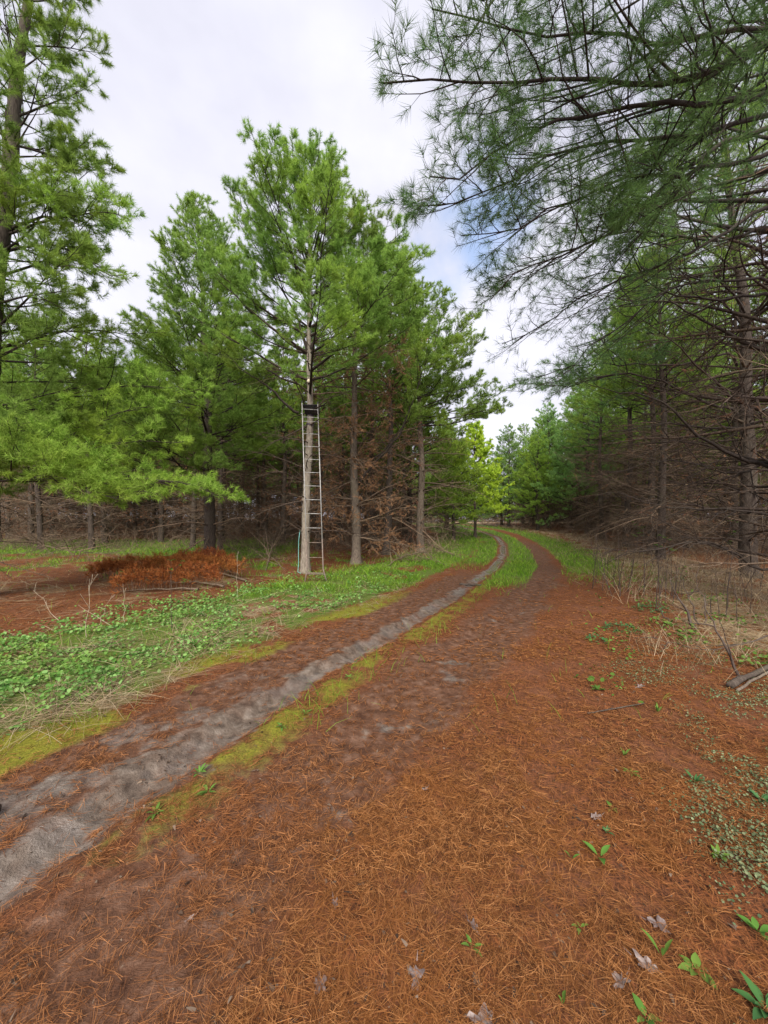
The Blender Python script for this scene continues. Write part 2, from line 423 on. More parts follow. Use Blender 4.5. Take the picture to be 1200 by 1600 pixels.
Q_MID = dict(n2=5.6, n3=12, nn=58, nl=.125, nw=.0095, d2=5, d3=6, rk=1.0)
Q_WOOD = dict(n2=4.2, n3=8, nn=44, nl=.15, nw=.0175, d2=7.0, d3=7, s0=9, s1=4, s2=3, rk=1.3)
Q_FAR = dict(n2=3.6, n3=6.5, nn=28, nl=.19, nw=.045, d2=5, d3=5, s0=8, s1=3, s2=3, rk=1.8)
Q_NEAR = dict(n2=7.5, n3=8.5, n4=8, nn=26, nl=.125, nw=.0034, l2=.28, d2=5.5, d3=6.5, s1=8, s2=5, rk=.8, ang=.66, wob=.13, t0=.5)

# ------------------------------------------------------------------ ground: one sheet to the horizon, zones as material masks
def zones(x, y, dl, dr):
    n1 = fbm(x, y, 1.1, 31); n2 = fbm(x, y, 3.5, 41); n3 = fbm(x, y, .45, 51, 3)
    ay = np.maximum(y, .2)
    wl = .15 + .36 * np.exp(-ay / 1.9)
    n5 = fbm(x, y, 9, 43, 3)
    mud = sstep(1.35, .45, np.abs(dl + .07 + .12 * (vnoise(x, y, 1.6, 3) - .5)) / wl + (n2 - .5) * 1.9 + (n5 - .5) * 1.6)
    mud = np.maximum(mud, .75 * sstep(1.0, .3, np.abs(dl + .55) / .4) * sstep(.42, .6, n2) * sstep(6, 2.5, y))
    mud = np.maximum(mud, .8 * sstep(.45, .1, np.abs(dr + .05)) * sstep(.62, .72, fbm(x, y, 2.9, 61)) * sstep(12, 5, y) * sstep(1.7, 2.3, y))
    dirt = sstep(-1.15, -.8, dl + .5 * (n1 - .5)) * sstep(.05, -.1, dl) * sstep(16, 9, y)
    dirt = np.maximum(dirt, .85 * sstep(.72, .25, np.abs(dr + .15) + .5 * (n1 - .5)) * sstep(34, 20, y))
    dirt = np.maximum(dirt, sstep(.3, .1, np.abs(dl - .25)) * .6 * sstep(8, 14, y) * sstep(40, 30, y))
    dirt = np.maximum(dirt, .75 * sstep(.4, .65, n1) * sstep(-.1, .3, dl) * sstep(.7, .0, dr) * sstep(4.2, 2.2, y))
    moss = sstep(.42, .62, n1 + .08) * sstep(-1.75, -1.25, dl) * sstep(-.75, -1.05, dl) * sstep(11, 6, y)
    moss = np.maximum(moss, .66 * sstep(.30, .56, .5 * n1 + .5 * n2) * sstep(.14, .26, dl) * sstep(.85, .3, dl) * sstep(1.5, 2.2, y) * sstep(14, 9, y))
    gl = sstep(-1.15, -1.75, dl + .8 * (n1 - .5)) * sstep(-5.2, -3.4, dl + 1.3 * (n3 - .5))     # left verge
    gl = gl * sstep(.28, .42, n1 + .25 * sstep(7, 3, y))
    # second green strip between the trees
    gl = np.maximum(gl, sstep(15.5, 18, y + 4 * (n3 - .5)) * sstep(29, 25, y) * sstep(-3.5, -6, x) * .9)
    gl = np.maximum(gl, .7 * sstep(.5, .62, .6 * n1 + .4 * n2) * sstep(-4.5, -5.5, dl) * sstep(10, 12, y) * sstep(20, 17, y))
    far = sstep(7.5, 13, y)
    gc = far * sstep(.14, .34, dl) * sstep(-.28, -.5, dr) * sstep(.3, .45, n1 + .25 * sstep(12, 20, y))
    gr = .75 * sstep(9, 15, y + 2 * (n1 - .5)) * sstep(.35, .7, dr) * sstep(3.4, 1.8, dr + 1.2 * (n1 - .5)) * sstep(.25, .42, n2 + .1)
    gv = sstep(12, 18, y) * sstep(-.2, -.5, dl) * sstep(-1.9, -1.0, dl + 1.2 * (n1 - .5))
    grass = np.clip(np.maximum.reduce([gl, gc, gr, gv]), 0, 1)
    straw = .8 * sstep(.40, .62, n2) * sstep(-1.0, -1.4, dl) * sstep(-4.2, -2.4, dl) * sstep(14, 8, y)
    straw = np.maximum(straw, sstep(1.9, 3.0, dr + .8 * (n1 - .5)) * sstep(7.0, 4.6, dr) * sstep(4.2, 5.4, y) * sstep(.35, .52, n2) * .85)
    straw = np.maximum(straw, sstep(55, 68, y + 6 * (n1 - .5)))
    straw = np.maximum(straw, .8 * sstep(-1.6, -2.6, dl) * sstep(-5, -3.6, dl) * sstep(14, 17, y))
    straw = np.maximum(straw, .5 * sstep(.5, .66, n2 + .3 * (n1 - .5)) * sstep(-4.2, -5.5, dl))
    straw = np.maximum(straw, .6 * sstep(.45, .6, n2) * sstep(.4, .9, dr) * sstep(9, 13, y) * sstep(4, 3, dr))
    wet = sstep(.20, .06, np.abs(dl + .03)) * sstep(7, 11, y) * sstep(.34, .46, fbm(x, y, .8, 77)) * sstep(34, 24, y)
    wet = np.maximum(wet, .55 * mud * sstep(.35, .6, n2))
    return mud, np.clip(dirt, 0, 1), np.clip(moss, 0, 1), grass, np.clip(straw, 0, 1), wet

def build_ground():
    tx = np.linspace(-1, 1, 860); gx = 2.2 * np.sinh(6.1 * tx) / 1.0
    ty = np.linspace(-.30, 1, 860); gy = 1.8 + 2.0 * np.sinh(6.4 * ty) / 1.0
    gy = np.where(gy < -8, -8 - (-8 - gy) ** .5, gy); gy = np.unique(gy)
    X, Y = np.meshgrid(gx, gy)
    xf, yf = X.ravel(), Y.ravel()
    dl, dr = sdist(xf, yf, RUT_L), sdist(xf, yf, RUT_R)
    Z = zg(xf, yf, dl, dr)
    mud, dirt, moss, grass, straw, wet = zones(xf, yf, dl, dr)
    near = sstep(9, 4, yf)
    Z = Z + near * (.026 * (fbm(xf, yf, 7, 91, 4) - .5) * (.5 + dirt + .8 * mud) - .012 * mud * (np.abs(fbm(xf, yf, 5, 95, 3) - .5) < .03))
    nx, ny = len(gx), len(gy)
    I = np.arange(nx * ny).reshape(ny, nx)
    F = np.stack([I[:-1, :-1], I[:-1, 1:], I[1:, 1:], I[1:, :-1]], -1).reshape(-1, 4)
    m, t, o = mat('forest_ground')
    def at_(k):
        a = nd(t, 'ShaderNodeAttribute'); a.attribute_name = k; return a.outputs['Fac']
    pos = nd(t, 'ShaderNodeNewGeometry').outputs['Position']
    fib = [noise(t, 120, 3, .6, pos, (1, .12, 1, r), .6) for r in (.5, 1.6, 2.7)]
    fb = math_(t, 'MAXIMUM', math_(t, 'MAXIMUM', fib[0], fib[1]), fib[2])
    big = noise(t, 1.7, 5, .6, pos); mid = noise(t, 9, 5, .65, pos); fine = noise(t, 70, 4, .7, pos)
    lit = ramp(t, fb, [(.44, (.018, .009, .006)), (.57, (.12, .044, .018)), (.68, (.235, .082, .028)), (.80, (.32, .15, .065))])
    lit = mixc(t, nd_range(t, big, .45, .68, 0, .65), lit, ramp(t, fine, [(.3, (.09, .04, .025)), (.7, (.20, .085, .045))]))
    mossc = ramp(t, fine, [(.3, (.07, .075, .010)), (.55, (.17, .16, .02)), (.8, (.27, .24, .035))])
    grassc = ramp(t, fine, [(.3, (.05, .06, .02)), (.55, (.09, .13, .022)), (.8, (.15, .22, .04))])
    strawc = ramp(t, fb, [(.45, (.10, .065, .035)), (.6, (.26, .19, .11)), (.75, (.42, .33, .21))])
    dirtc = ramp(t, mid, [(.3, (.045, .021, .013)), (.5, (.10, .05, .03)), (.7, (.165, .095, .064))])
    dirtc = mixc(t, nd_range(t, fb, .6, .72, 0, .5), dirtc, (.20, .085, .04))
    mudc = ramp(t, mid, [(.28, (.045, .033, .026)), (.5, (.118, .090, .070)), (.72, (.205, .168, .138))])
    def brk(a, k=.7):   # break the edge of a zone with fine noise
        s = math_(t, 'MULTIPLY_ADD', math_(t, 'SUBTRACT', mid, .5), k, at_(a))
        return nd_range(t, s, .25, .75)
    c = mixc(t, brk('straw'), lit, strawc)
    c = mixc(t, brk('dirt'), c, dirtc)
    c = mixc(t, brk('moss', 1.1), c, mossc)
    c = mixc(t, brk('grass', 1.0), c, grassc)
    c = mixc(t, brk('mud', 1.3), c, mixc(t, nd_range(t, big, .42, .62, 0, .6), mudc, dirtc))
    c = mixc(t, math_(t, 'MULTIPLY', at_('wet'), .35), c, (.08, .07, .062))
    b = nd(t, 'ShaderNodeBsdfPrincipled'); t.links.new(c, b.inputs['Base Color'])
    t.links.new(nd_range(t, at_('wet'), .1, .7, .08, 1.0), b.inputs['Specular IOR Level'])
    t.links.new(nd_range(t, math_(t, 'MULTIPLY_ADD', math_(t, 'SUBTRACT', mid, .5), .5, at_('wet')), .1, .75, .78, .24), b.inputs['Roughness'])
    hgt = math_(t, 'ADD', math_(t, 'MULTIPLY_ADD', fb, .5, mid), math_(t, 'MULTIPLY', fine, .35))
    bp = nd(t, 'ShaderNodeBump'); bp.inputs['Distance'].default_value = .03
    t.links.new(nd_range(t, at_('wet'), .3, .9, .8, .08), bp.inputs['Strength'])
    t.links.new(hgt, bp.inputs['Height']); t.links.new(bp.outputs[0], b.inputs['Normal'])
    t.links.new(b.outputs[0], o.inputs[0])
    me = mk_mesh('ground', np.stack([xf, yf, Z], 1), [F], m, attrs=dict(mud=mud, dirt=dirt, moss=moss, grass=grass, straw=straw, wet=wet), smooth=True)
    tag(obj('ground', me), kind='structure')
build_ground()

# ------------------------------------------------------------------ trees
rg = np.random.default_rng(7)
TAU = 2 * math.pi
# the pine that carries the ladder stand
p_st = make_tree(17, 12.8, .135, dict(Q_MID, nn=62), lean=(.2, 0), z0=1.35, dz=.46, npw=5, zlive=6.2, zshade=.6, az0=math.pi, Lmax=4.9, dead_len=.46, dmat='deadlimb_dark', bark='bark_pale', wob=.05, elev=(.25, .95), pw=.95)
T_ST = place_tree(p_st, 'pine_tree', 'tall pale-barked pine carrying the metal ladder stand', -2.50, 12.1)
# neighbours to its right, the first one full of dead brown needles
p_dd = make_tree(12, 12.2, .17, dict(Q_MID, dn=.8, dnn=24, d2=7.5, d3=8), lean=(.1, .2), z0=1.0, dz=.5, npw=5, zlive=8.6, zshade=1, az0=math.pi, Lmax=3.4, dead_len=.85, bark='bark')
T_DD = place_tree(p_dd, 'pine_tree', 'pine hung with dead brown needles, a big limb sweeping up from its trunk', -1.05, 14.4)
p_c = make_tree(13, 12.0, .17, dict(Q_MID, dn=.4, dnn=16), lean=(.2, 0), z0=1.0, dz=.5, zlive=6.6, zshade=2, az0=1.9, Lmax=3.7, bark='bark_dark')
T_C = place_tree(p_c, 'pine_tree', 'dark straight pine between the dead-needled pine and the one at the verge end', .12, 17.6)
p_e = make_tree(14, 12.6, .185, Q_MID, lean=(-.15, .1), z0=1.0, dz=.46, zlive=5.6, zshade=1.5, az0=1.6, Lmax=4.2, bark='bark')
T_E = place_tree(p_e, 'pine_tree', 'green pine at the end of the row, its boughs reaching over the track', 1.75, 18.6)
# the pine behind the bracken
p_b = make_tree(15, 14.0, .21, Q_MID, lean=(-.5, 0), z0=.9, dz=.5, zlive=2.6, zshade=1.5, az0=2.9, Lmax=4.3, bark='bark_dark', elev=(-.02, .9))
T_B = place_tree(p_b, 'pine_tree', 'bushy dark-trunked pine standing behind the rusty dead boughs', -6.85, 15.2)
# the big pine at the picture's left edge
p_l = make_tree(16, 15.5, .25, dict(Q_MID, nn=66, nw=.0085), lean=(1.5, .2), z0=.9, dz=.5, zlive=1.9, zshade=.6, az0=1.8, Lmax=2.7, bark='bark_dark', elev=(-.02, .8))
T_L = place_tree(p_l, 'pine_tree', 'big leaning pine whose bright boughs spread over the clover', -8.6, 7.9)

# right side: the near pine out of frame whose boughs hang over the track
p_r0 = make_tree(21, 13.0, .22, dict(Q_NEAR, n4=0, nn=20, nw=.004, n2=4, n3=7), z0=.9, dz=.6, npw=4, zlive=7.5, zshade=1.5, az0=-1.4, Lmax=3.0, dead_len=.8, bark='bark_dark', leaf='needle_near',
                skip=lambda w, az: math.cos(az + 1.75) > .55 and w < 9.5)
T_R0 = place_tree(p_r0, 'pine_tree', 'near pine whose long dark boughs hang over the track against the sky', 6.3, 4.6)
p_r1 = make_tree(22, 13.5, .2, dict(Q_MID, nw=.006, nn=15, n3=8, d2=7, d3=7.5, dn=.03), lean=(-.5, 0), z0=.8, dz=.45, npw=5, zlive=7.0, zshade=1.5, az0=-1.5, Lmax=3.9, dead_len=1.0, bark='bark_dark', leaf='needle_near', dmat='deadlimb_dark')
T_R1 = place_tree(p_r1, 'pine_tree', 'dark pine full of bare dead limbs behind the leaning stems', 7.9, 7.4)
p_r2 = make_tree(23, 14.5, .2, dict(Q_MID, nn=26, d2=7, d3=7, dn=.04), lean=(-.9, 0), z0=.9, dz=.5, npw=5, zlive=7.4, zshade=2, az0=-1.5, Lmax=3.8, dead_len=1.0, bark='bark_dark', dmat='deadlimb_dark')
T_R2 = place_tree(p_r2, 'pine_tree', 'thick leaning pine trunk in the tangle of dead twigs', 10.5, 11.0)

# --- long boughs of the near pine over the track
def pxl(pts, ya, yb):
    n = len(pts); return [at(u, v, ya + (yb - ya) * i / (n - 1)) for i, (u, v) in enumerate(pts)]
def tr(t, z):          # a point on a tree's trunk, roughly
    return [t.location[0], t.location[1], t.location[2] + z]
qb = dict(Q_NEAR, n4=6.5, nn=32, n2=6, n3=7, nw=.0038)
B0 = [
 ([(1200, 60), (1050, 105), (920, 142), (840, 137), (720, 156), (635, 146), (598, 130)], 3.9, 3.0, .046),
 ([(1200, 112), (1100, 170), (925, 192), (870, 194), (765, 230), (700, 262), (672, 276)], 4.1, 3.3, .042),
 ([(1200, 155), (1015, 222), (900, 246), (795, 277), (690, 306), (660, 322)], 4.4, 3.6, .034),
 ([(1200, 20), (1015, 55), (880, 75), (770, 55), (715, 32), (675, 14)], 3.7, 2.9, .036),
 ([(1200, 230), (1080, 250), (960, 300), (850, 345), (760, 372), (720, 368)], 4.6, 3.9, .032),
 ([(1200, -60), (1000, -40), (860, -25), (760, -38), (700, -20)], 3.6, 2.8, .04),
 ([(1240, 190), (1120, 240), (1000, 310), (900, 390), (800, 440), (765, 470)], 4.9, 4.2, .036),
]
for i, (px, ya, yb, r) in enumerate(B0):
    w = pxl(px, ya, yb); w = [[6.3, 4.6, w[0][2] + .35]] + w
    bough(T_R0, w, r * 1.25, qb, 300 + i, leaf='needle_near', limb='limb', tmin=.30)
B1 = [
 ([(1200, 322), (1105, 367), (1035, 405), (950, 460), (850, 515), (785, 537)], 6.3, 5.4, .045),
 ([(1200, 345), (1050, 372), (920, 385), (800, 400), (770, 420)], 6.5, 5.6, .036),
 ([(1180, 470), (1040, 450), (960, 430), (880, 450)], 6.9, 6.2, .036),
 ([(1200, 420), (1100, 440), (980, 500), (880, 560), (840, 590)], 6.6, 5.8, .034),
]
for i, (px, ya, yb, r) in enumerate(B1):
    w = pxl(px, ya, yb); w = [tr(T_R1, w[0][2] + .15)] + w
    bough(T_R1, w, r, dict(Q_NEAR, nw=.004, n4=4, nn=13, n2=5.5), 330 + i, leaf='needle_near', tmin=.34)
B2 = [
 ([(1150, 640), (1060, 600), (960, 590), (880, 592), (820, 598)], 10.5, 9.2, .05),
 ([(1150, 560), (1050, 560), (950, 570), (850, 600), (790, 610)], 10.5, 9.0, .04),
]
for i, (px, ya, yb, r) in enumerate(B2):
    w = pxl(px, ya, yb); w = [[10.1, 11.0, w[0][2]]] + w
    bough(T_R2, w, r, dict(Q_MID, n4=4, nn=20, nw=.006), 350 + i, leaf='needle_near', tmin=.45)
B2d = [
 ([(1190, 735), (1100, 680), (1040, 640), (980, 610), (900, 590)], 8.0, 7.6, .05),
 ([(1200, 655), (1100, 668), (1000, 670), (910, 660)], 8.2, 7.6, .035),
 ([(1200, 545), (1120, 520), (1060, 470), (1020, 450)], 7.4, 7.2, .06),
 ([(1200, 800), (1100, 800), (1000, 775), (930, 775)], 7.3, 7.0, .03),
 ([(1190, 885), (1130, 860), (1070, 850), (915, 858)], 7.2, 6.6, .03),
 ([(1200, 720), (1120, 740), (1020, 720), (940, 735)], 8.4, 7.8, .03),
]
for i, (px, ya, yb, r) in enumerate(B2d):
    w = pxl(px, ya, yb); w = [tr(T_R1, w[0][2])] + w
    bough(T_R1, w, r, dict(Q_NEAR, d2=5, d3=5), 360 + i, limb='limb', live=False, tmin=.15)
# --- limbs of the stand pine, of its dead-needled neighbour, of the pine at the left edge
L_ST = [
 ([(476, 548), (430, 522), (400, 495), (372, 462), (345, 430), (330, 395)], 12.1, 11.2, .055),
 ([(480, 548), (455, 470), (415, 412), (382, 365), (365, 330)], 12.1, 11.6, .05),
 ([(485, 545), (520, 490), (560, 455), (600, 420), (625, 395)], 12.1, 11.8, .05),
 ([(466, 645), (440, 625), (400, 590), (365, 565), (340, 545)], 12.1, 10.9, .05),
 ([(466, 600), (425, 580), (370, 560), (300, 545)], 12.1, 11.2, .035),
]
for i, (px, ya, yb, r) in enumerate(L_ST):
    bough(T_ST, pxl(px, ya, yb), r, dict(Q_MID, n2=4.5), 400 + i, tmin=.3, leaf='needle')
L_DD = [
 ([(560, 757), (590, 725), (615, 690), (640, 640), (665, 575), (682, 520), (690, 490)], 14.4, 12.8, .06),
 ([(558, 728), (600, 705), (640, 655), (650, 610)], 14.4, 13.4, .045),
]
for i, (px, ya, yb, r) in enumerate(L_DD):
    bough(T_DD, pxl(px, ya, yb), r, dict(Q_MID, n2=4.5), 420 + i, tmin=.55)
L_L = [
 ([(-80, 640), (0, 630), (80, 628), (160, 612), (250, 605), (330, 600)], 8.6, 9.6, .05),
 ([(-80, 560), (0, 545), (100, 520), (200, 508), (260, 520)], 8.4, 9.4, .045),
 ([(-80, 700), (0, 690), (110, 678), (180, 650), (260, 640)], 8.2, 9.0, .04),
 ([(-80, 720), (10, 715), (100, 725), (180, 755), (250, 775)], 7.6, 7.4, .036),
 ([(-80, 690), (30, 700), (140, 730), (240, 760), (330, 770), (375, 780)], 8.0, 8.6, .036),
 ([(-80, 760), (0, 742), (80, 748), (150, 770), (205, 775)], 7.4, 6.8, .03),
 ([(-80, 620), (20, 660), (120, 690), (220, 700), (300, 690)], 8.0, 9.0, .04),
 ([(-30, 390), (60, 380), (120, 400), (190, 430)], 8.0, 7.8, .045),
 ([(0, 370), (70, 340), (140, 330), (205, 345)], 8.0, 7.6, .04),
]
for i, (px, ya, yb, r) in enumerate(L_L):
    w = pxl(px, ya, yb)
    k = min(max(w[0][2] / 15.5, 0), 1); w = [[-8.6 + 1.6 * k, 7.9 + .2 * k, w[0][2] - .1]] + w
    bough(T_L, w, r, dict(Q_MID, nn=30, nw=.009, n2=6, n3=9, n4=5), 440 + i, tmin=.3, leaf='needle_bright' if i not in (7, 8) else 'needle')

# --- standing wood: prototypes, copied with their parts
lab_wl = 'slim pine among many in the brown wood beyond the rusty boughs and the ladder'
lab_wr = 'slim pine among many in the dark wood on the tangled side of the track'
lab_far = 'far pine in the tree line beyond the end of the track'
gap_ = {}
p_w = [make_tree(31 + i, (12.5, 13.2, 11.8)[i], .15, dict(Q_WOOD, dn=(.0, .1, .2)[i]), lean=((.2, -.3, .1)[i], .2), z0=.6, dz=.46, npw=5, zlive=(5.6, 6.4, 5.0)[i], zshade=.6, Lmax=3.2, dead_len=.85,
                  bark='bark_dark', leaf='needle') for i in range(3)]
p_wr = [make_tree(36 + i, (13.5, 12.6)[i], .16, dict(Q_WOOD, nn=24, dn=(.02, .1)[i], d2=8, d3=7.5, rk=1.1), lean=((.2, -.3)[i], .2), z0=.6, dz=.42, npw=5, zlive=(6.2, 5.2)[i], zshade=.8, Lmax=3.2, dead_len=1.05,
                  bark='bark_dark', leaf=('needle', 'needle_bright')[i], dmat='deadlimb') for i in range(2)]
p_ed = [make_tree(41 + i, (13.0, 12.0)[i], .18, dict(Q_WOOD, nn=30), lean=(.2, -.2), z0=.7, dz=.44, npw=5, zlive=1.3, zshade=2.5, az0=0, Lmax=4.6, dead_len=.8, bark='bark_dark', leaf=('needle_blue', 'needle_bright')[i], elev=(.0, .95)) for i in range(2)]
p_bw = make_tree(57, 12.8, .17, dict(Q_FAR, d2=8, d3=6), z0=.25, dz=.42, npw=5, zlive=4.2, zshade=.5, Lmax=3.4, dead_len=.9, bark='bark_dark')
p_fr = [make_tree(51 + i, (13.0, 14.0)[i], .19, Q_FAR, z0=.3, dz=.45, npw=5, zlive=.4, zshade=.3, Lmax=4.2, dead_len=.9, bark='bark_dark', leaf='needle_blue', elev=(.0, .95)) for i in range(2)]
first = {}
def put(key, parts, x, y, rz, sc, label, group):
    z = zg1(x, y) - .03
    if key not in first:
        t = thing('pine_tree', label, 'tree', (x, y, z), group)
        for k in ('trunk', 'branchwork', 'dead_branchwork', 'crown', 'dead_foliage'):
            if parts.get(k): obj(k, parts[k], t)
        t.rotation_euler = (0, 0, rz); t.scale = (sc, sc, sc); first[key] = t
        return t
    return copy_thing(first[key], (x, y, z), rz, sc, label, group)
taken = [(t.location[0], t.location[1]) for t in (T_ST, T_DD, T_C, T_E, T_B, T_L, T_R0, T_R1, T_R2)]
def free(x, y, d): return all((x - a) ** 2 + (y - b) ** 2 > d * d for a, b in taken)
# the edge rows along the track, living boughs towards the light
def face(az): return -az           # turn the open side (+Y of the prototype) to azimuth az
EDGE = [
 ('pine_tree', 1.6, 24.5, 1, 1.9, 1.0, 'bushy pine just past the end of the row, light green low boughs'),
 ('pine_tree', 4.9, 27.0, 1, 2.8, .66, 'short light green pine between the end of the row and the yellow tree'),
 ('pine_tree', 6.2, 37.5, 1, 2.4, .80, 'bushy light pine directly behind the yellow tree'),
 ('pine_tree', 6.6, 41.0, 0, 1.9, .9, 'dark pine behind and beyond the yellow tree'),
 ('pine_tree', 17.4, 33.0, 0, -1.7, 1.02, 'broad dark green pine where the dead tangle ends'),
 ('pine_tree', 15.0, 37.5, 1, -1.9, .80, 'short yellowish pine in front of the dark ones at the bend'),
 ('pine_tree', 17.3, 40.5, 0, -2.0, 1.0, 'tall green pine behind the short yellowish pine at the bend'),
 ('pine_tree', 14.6, 45.0, 0, -2.2, .9, 'dark pine with a low skirt of boughs beside the gap of sky'),
 ('pine_tree', 15.6, 51.0, 1, -2.2, .86, 'last pine on the outside of the bend, slim against the white sky'),
 ('pine_tree', 19.5, 45.5, 1, -2.2, 1.05, 'tall light pine behind the dark pine at the bend'),
]
for nm, x, y, pi, az, sc, lab in EDGE:
    put(('e', pi), p_ed[pi], x, y, face(az), sc, lab, None); taken.append((x, y))
    first[('e', pi)].pop('group', None) if False else None
# right wall: three rows beside the track
def rut_r_x(y): return float(np.interp(y, RUT_R[:13, 1], RUT_R[:13, 0]))
n_r = 0
for row, off in enumerate((5.4, 8.8, 12.4, 16.4, 21.0, 26.0)):
    y = 6.0 + row * 1.1
    while y < 56:
        x = rut_r_x(min(y, 38)) + off + rg.uniform(-.6, .6); yy = y + rg.uniform(-.5, .5)
        y += 3.1 + .35 * row
        if not free(x, yy, 2.4) or x < .95 * yy * 0 or (yy > 31 and off < 7): continue
        if abs(x) > 1.08 * yy + 3: continue
        i = int(rg.integers(0, 3))
        if row >= 2:
            if rg.uniform() < .55: put(('e', 1), p_ed[1], x, yy, rg.uniform(0, TAU), rg.uniform(.8, 1.0), lab_wr, 'pines of the dark wood beside the track')
            else: put(('w', i), p_w[i], x, yy, rg.uniform(0, TAU), rg.uniform(.9, 1.12), lab_wr, 'pines of the dark wood beside the track')
            taken.append((x, yy)); n_r += 1
            continue
        i = i % 2; put(('wr', i), p_wr[i], x, yy, rg.uniform(0, TAU), rg.uniform(.9, 1.12), lab_wr, 'pines of the dark wood beside the track')
        taken.append((x, yy)); n_r += 1
# left wood
n_l = 0
for yrow in np.arange(20.5, 62, 3.5):
    for xr in np.arange(-62, 9, 3.6 + .03 * (yrow - 20)):
        x = xr + rg.uniform(-.9, .9); y = yrow + rg.uniform(-.8, .8)
        if abs(x) > 1.06 * y + 2: continue
        if sdist(np.array([x]), np.array([y]), RUT_L)[0] > -5.0 - .03 * y: continue
        if y < 23.5 and x < -5 and rg.uniform() < .5: continue
        if not free(x, y, 2.3): continue
        if y > 38 and rg.uniform() < .35: continue
        i = int(rg.integers(0, 3))
        if y > 40:
            put('bw', p_bw, x, y, rg.uniform(0, TAU), rg.uniform(.85, 1.1), lab_wl, 'pines of the brown wood beyond the ladder')
        else:
            put(('w', i), p_w[i], x, y, rg.uniform(0, TAU), rg.uniform(.88, 1.1), lab_wl, 'pines of the brown wood beyond the ladder')
        taken.append((x, y)); n_l += 1
# the wood goes on behind, on both sides of the gap where the track leaves it
for yrow, st in ((64, 3.3), (70, 3.5)):
    for xr in np.arange(-76, 78, st):
        x = xr + rg.uniform(-1, 1); y = yrow + rg.uniform(-1.5, 1.5); u_ = UC + FPX * x / y
        if 690 < u_ < 815: continue
        put('bw', p_bw, x, y, rg.uniform(0, TAU), rg.uniform(.85, 1.1), lab_wl if x < 10 else lab_wr, 'pines of the brown wood beyond the ladder' if x < 10 else 'pines of the dark wood beside the track')
# tree line beyond the field at the end of the track
for k in range(44):
    x = -2 + k * 1.7 + rg.uniform(-.8, .8); y = 112 + rg.uniform(-6, 6)
    i = int(rg.integers(0, 2)); put(('f', i), p_fr[i], x, y, rg.uniform(0, TAU), rg.uniform(.8, 1.05), lab_far, 'far tree line')
print('TREES right', n_r, 'left', n_l)
# the yellow-green tree by the track: its own growth
p_y = make_tree(61, 8.3, .11, dict(Q_WOOD, nn=14, nl=.16, nw=.06, n2=5, n3=7), z0=1.2, dz=.36, npw=5, zlive=1.2, zshade=.3, Lmax=3.6, bark='bark_dark', leaf='needle_yellow', elev=(.25, 1.1))
place_tree(p_y, 'young_tree', 'bright yellow-green tree leaning out beside the track', 6.9, 29.0)

# ------------------------------------------------------------------ litter, grass, ground cover (stuff)
rs = np.random.default_rng(99)
def scatter(n, y0, y1, wide=1.2, pad=1.2, power=0.):
    y = np.exp(rs.uniform(math.log(y0), math.log(y1), n)) if power == 0 else (y0 ** (1 - power) + rs.uniform(0, 1, n) * (y1 ** (1 - power) - y0 ** (1 - power))) ** (1 / (1 - power))
    x = rs.uniform(-1, 1, n) * (wide * y + pad)
    return x, y
def gz(x, y):
    dl, dr = sdist(x, y, RUT_L), sdist(x, y, RUT_R)
    return dl, dr, zg(x, y, dl, dr)
def strips(p, dirh, ln, w, lift, curve, segs=2, up=None):
    """bent flat strips: p base (n,3), dirh unit (n,3), curve sideways/up vector (n,3)."""
    n = len(p); rows = []
    side = unit(np.cross(dirh, UP) + rs.normal(0, .25, (n, 3)))
    for k in range(segs + 1):
        f = k / segs
        c = p + dirh * (ln * f)[:, None] + curve * (f * f)
        ww = (w * (1 - .75 * f ** 2) * .5)[:, None]
        rows += [c - side * ww, c + side * ww]
    V = np.stack(rows, 1).reshape(-1, 3); m = 2 * (segs + 1)
    b = (np.arange(n) * m)[:, None]
    F = np.concatenate([b + np.array([[2 * k, 2 * k + 1, 2 * k + 3, 2 * k + 2]]) for k in range(segs)])
    return V, F

M['litter'] = leafy('fallen_pine_needles', (.032, .014, .009), (.185, .063, .022), (.38, .165, .07), (.25, .082, .026), trans=.1, clump=1.2)
M['ivy'] = leafy('clover_leaves', (.045, .115, .022), (.11, .22, .05), (.22, .36, .12), (.21, .28, .05), trans=.3, clump=1.5)
M['creeper'] = leafy('creeping_leaves', (.045, .075, .035), (.10, .14, .07), (.22, .25, .14), (.15, .16, .08), trans=.2, clump=3)
M['grass'] = leafy('green_grass', (.06, .13, .012), (.12, .24, .02), (.22, .36, .045), (.26, .32, .05), trans=.35, clump=1.0)
M['straw'] = leafy('dry_grass', (.16, .11, .06), (.34, .26, .15), (.52, .43, .29), (.30, .22, .12), trans=.2, clump=1.5)
M['weed'] = leafy('weed_leaves', (.055, .12, .025), (.09, .185, .035), (.15, .26, .06), (.18, .26, .05), trans=.3, clump=3)
M['weed_dark'] = leafy('dark_weed_leaves', (.03, .09, .035), (.055, .15, .055), (.10, .22, .09), (.08, .20, .05), trans=.25, clump=4)
M['stem'] = woody('shrub_stem_bark', (.03, .021, .017), (.065, .046, .037), (.13, .10, .08), bump=0)
M['palestem'] = plain('dry_pale_stalk', (.24, .19, .13), (.38, .32, .23), .9)

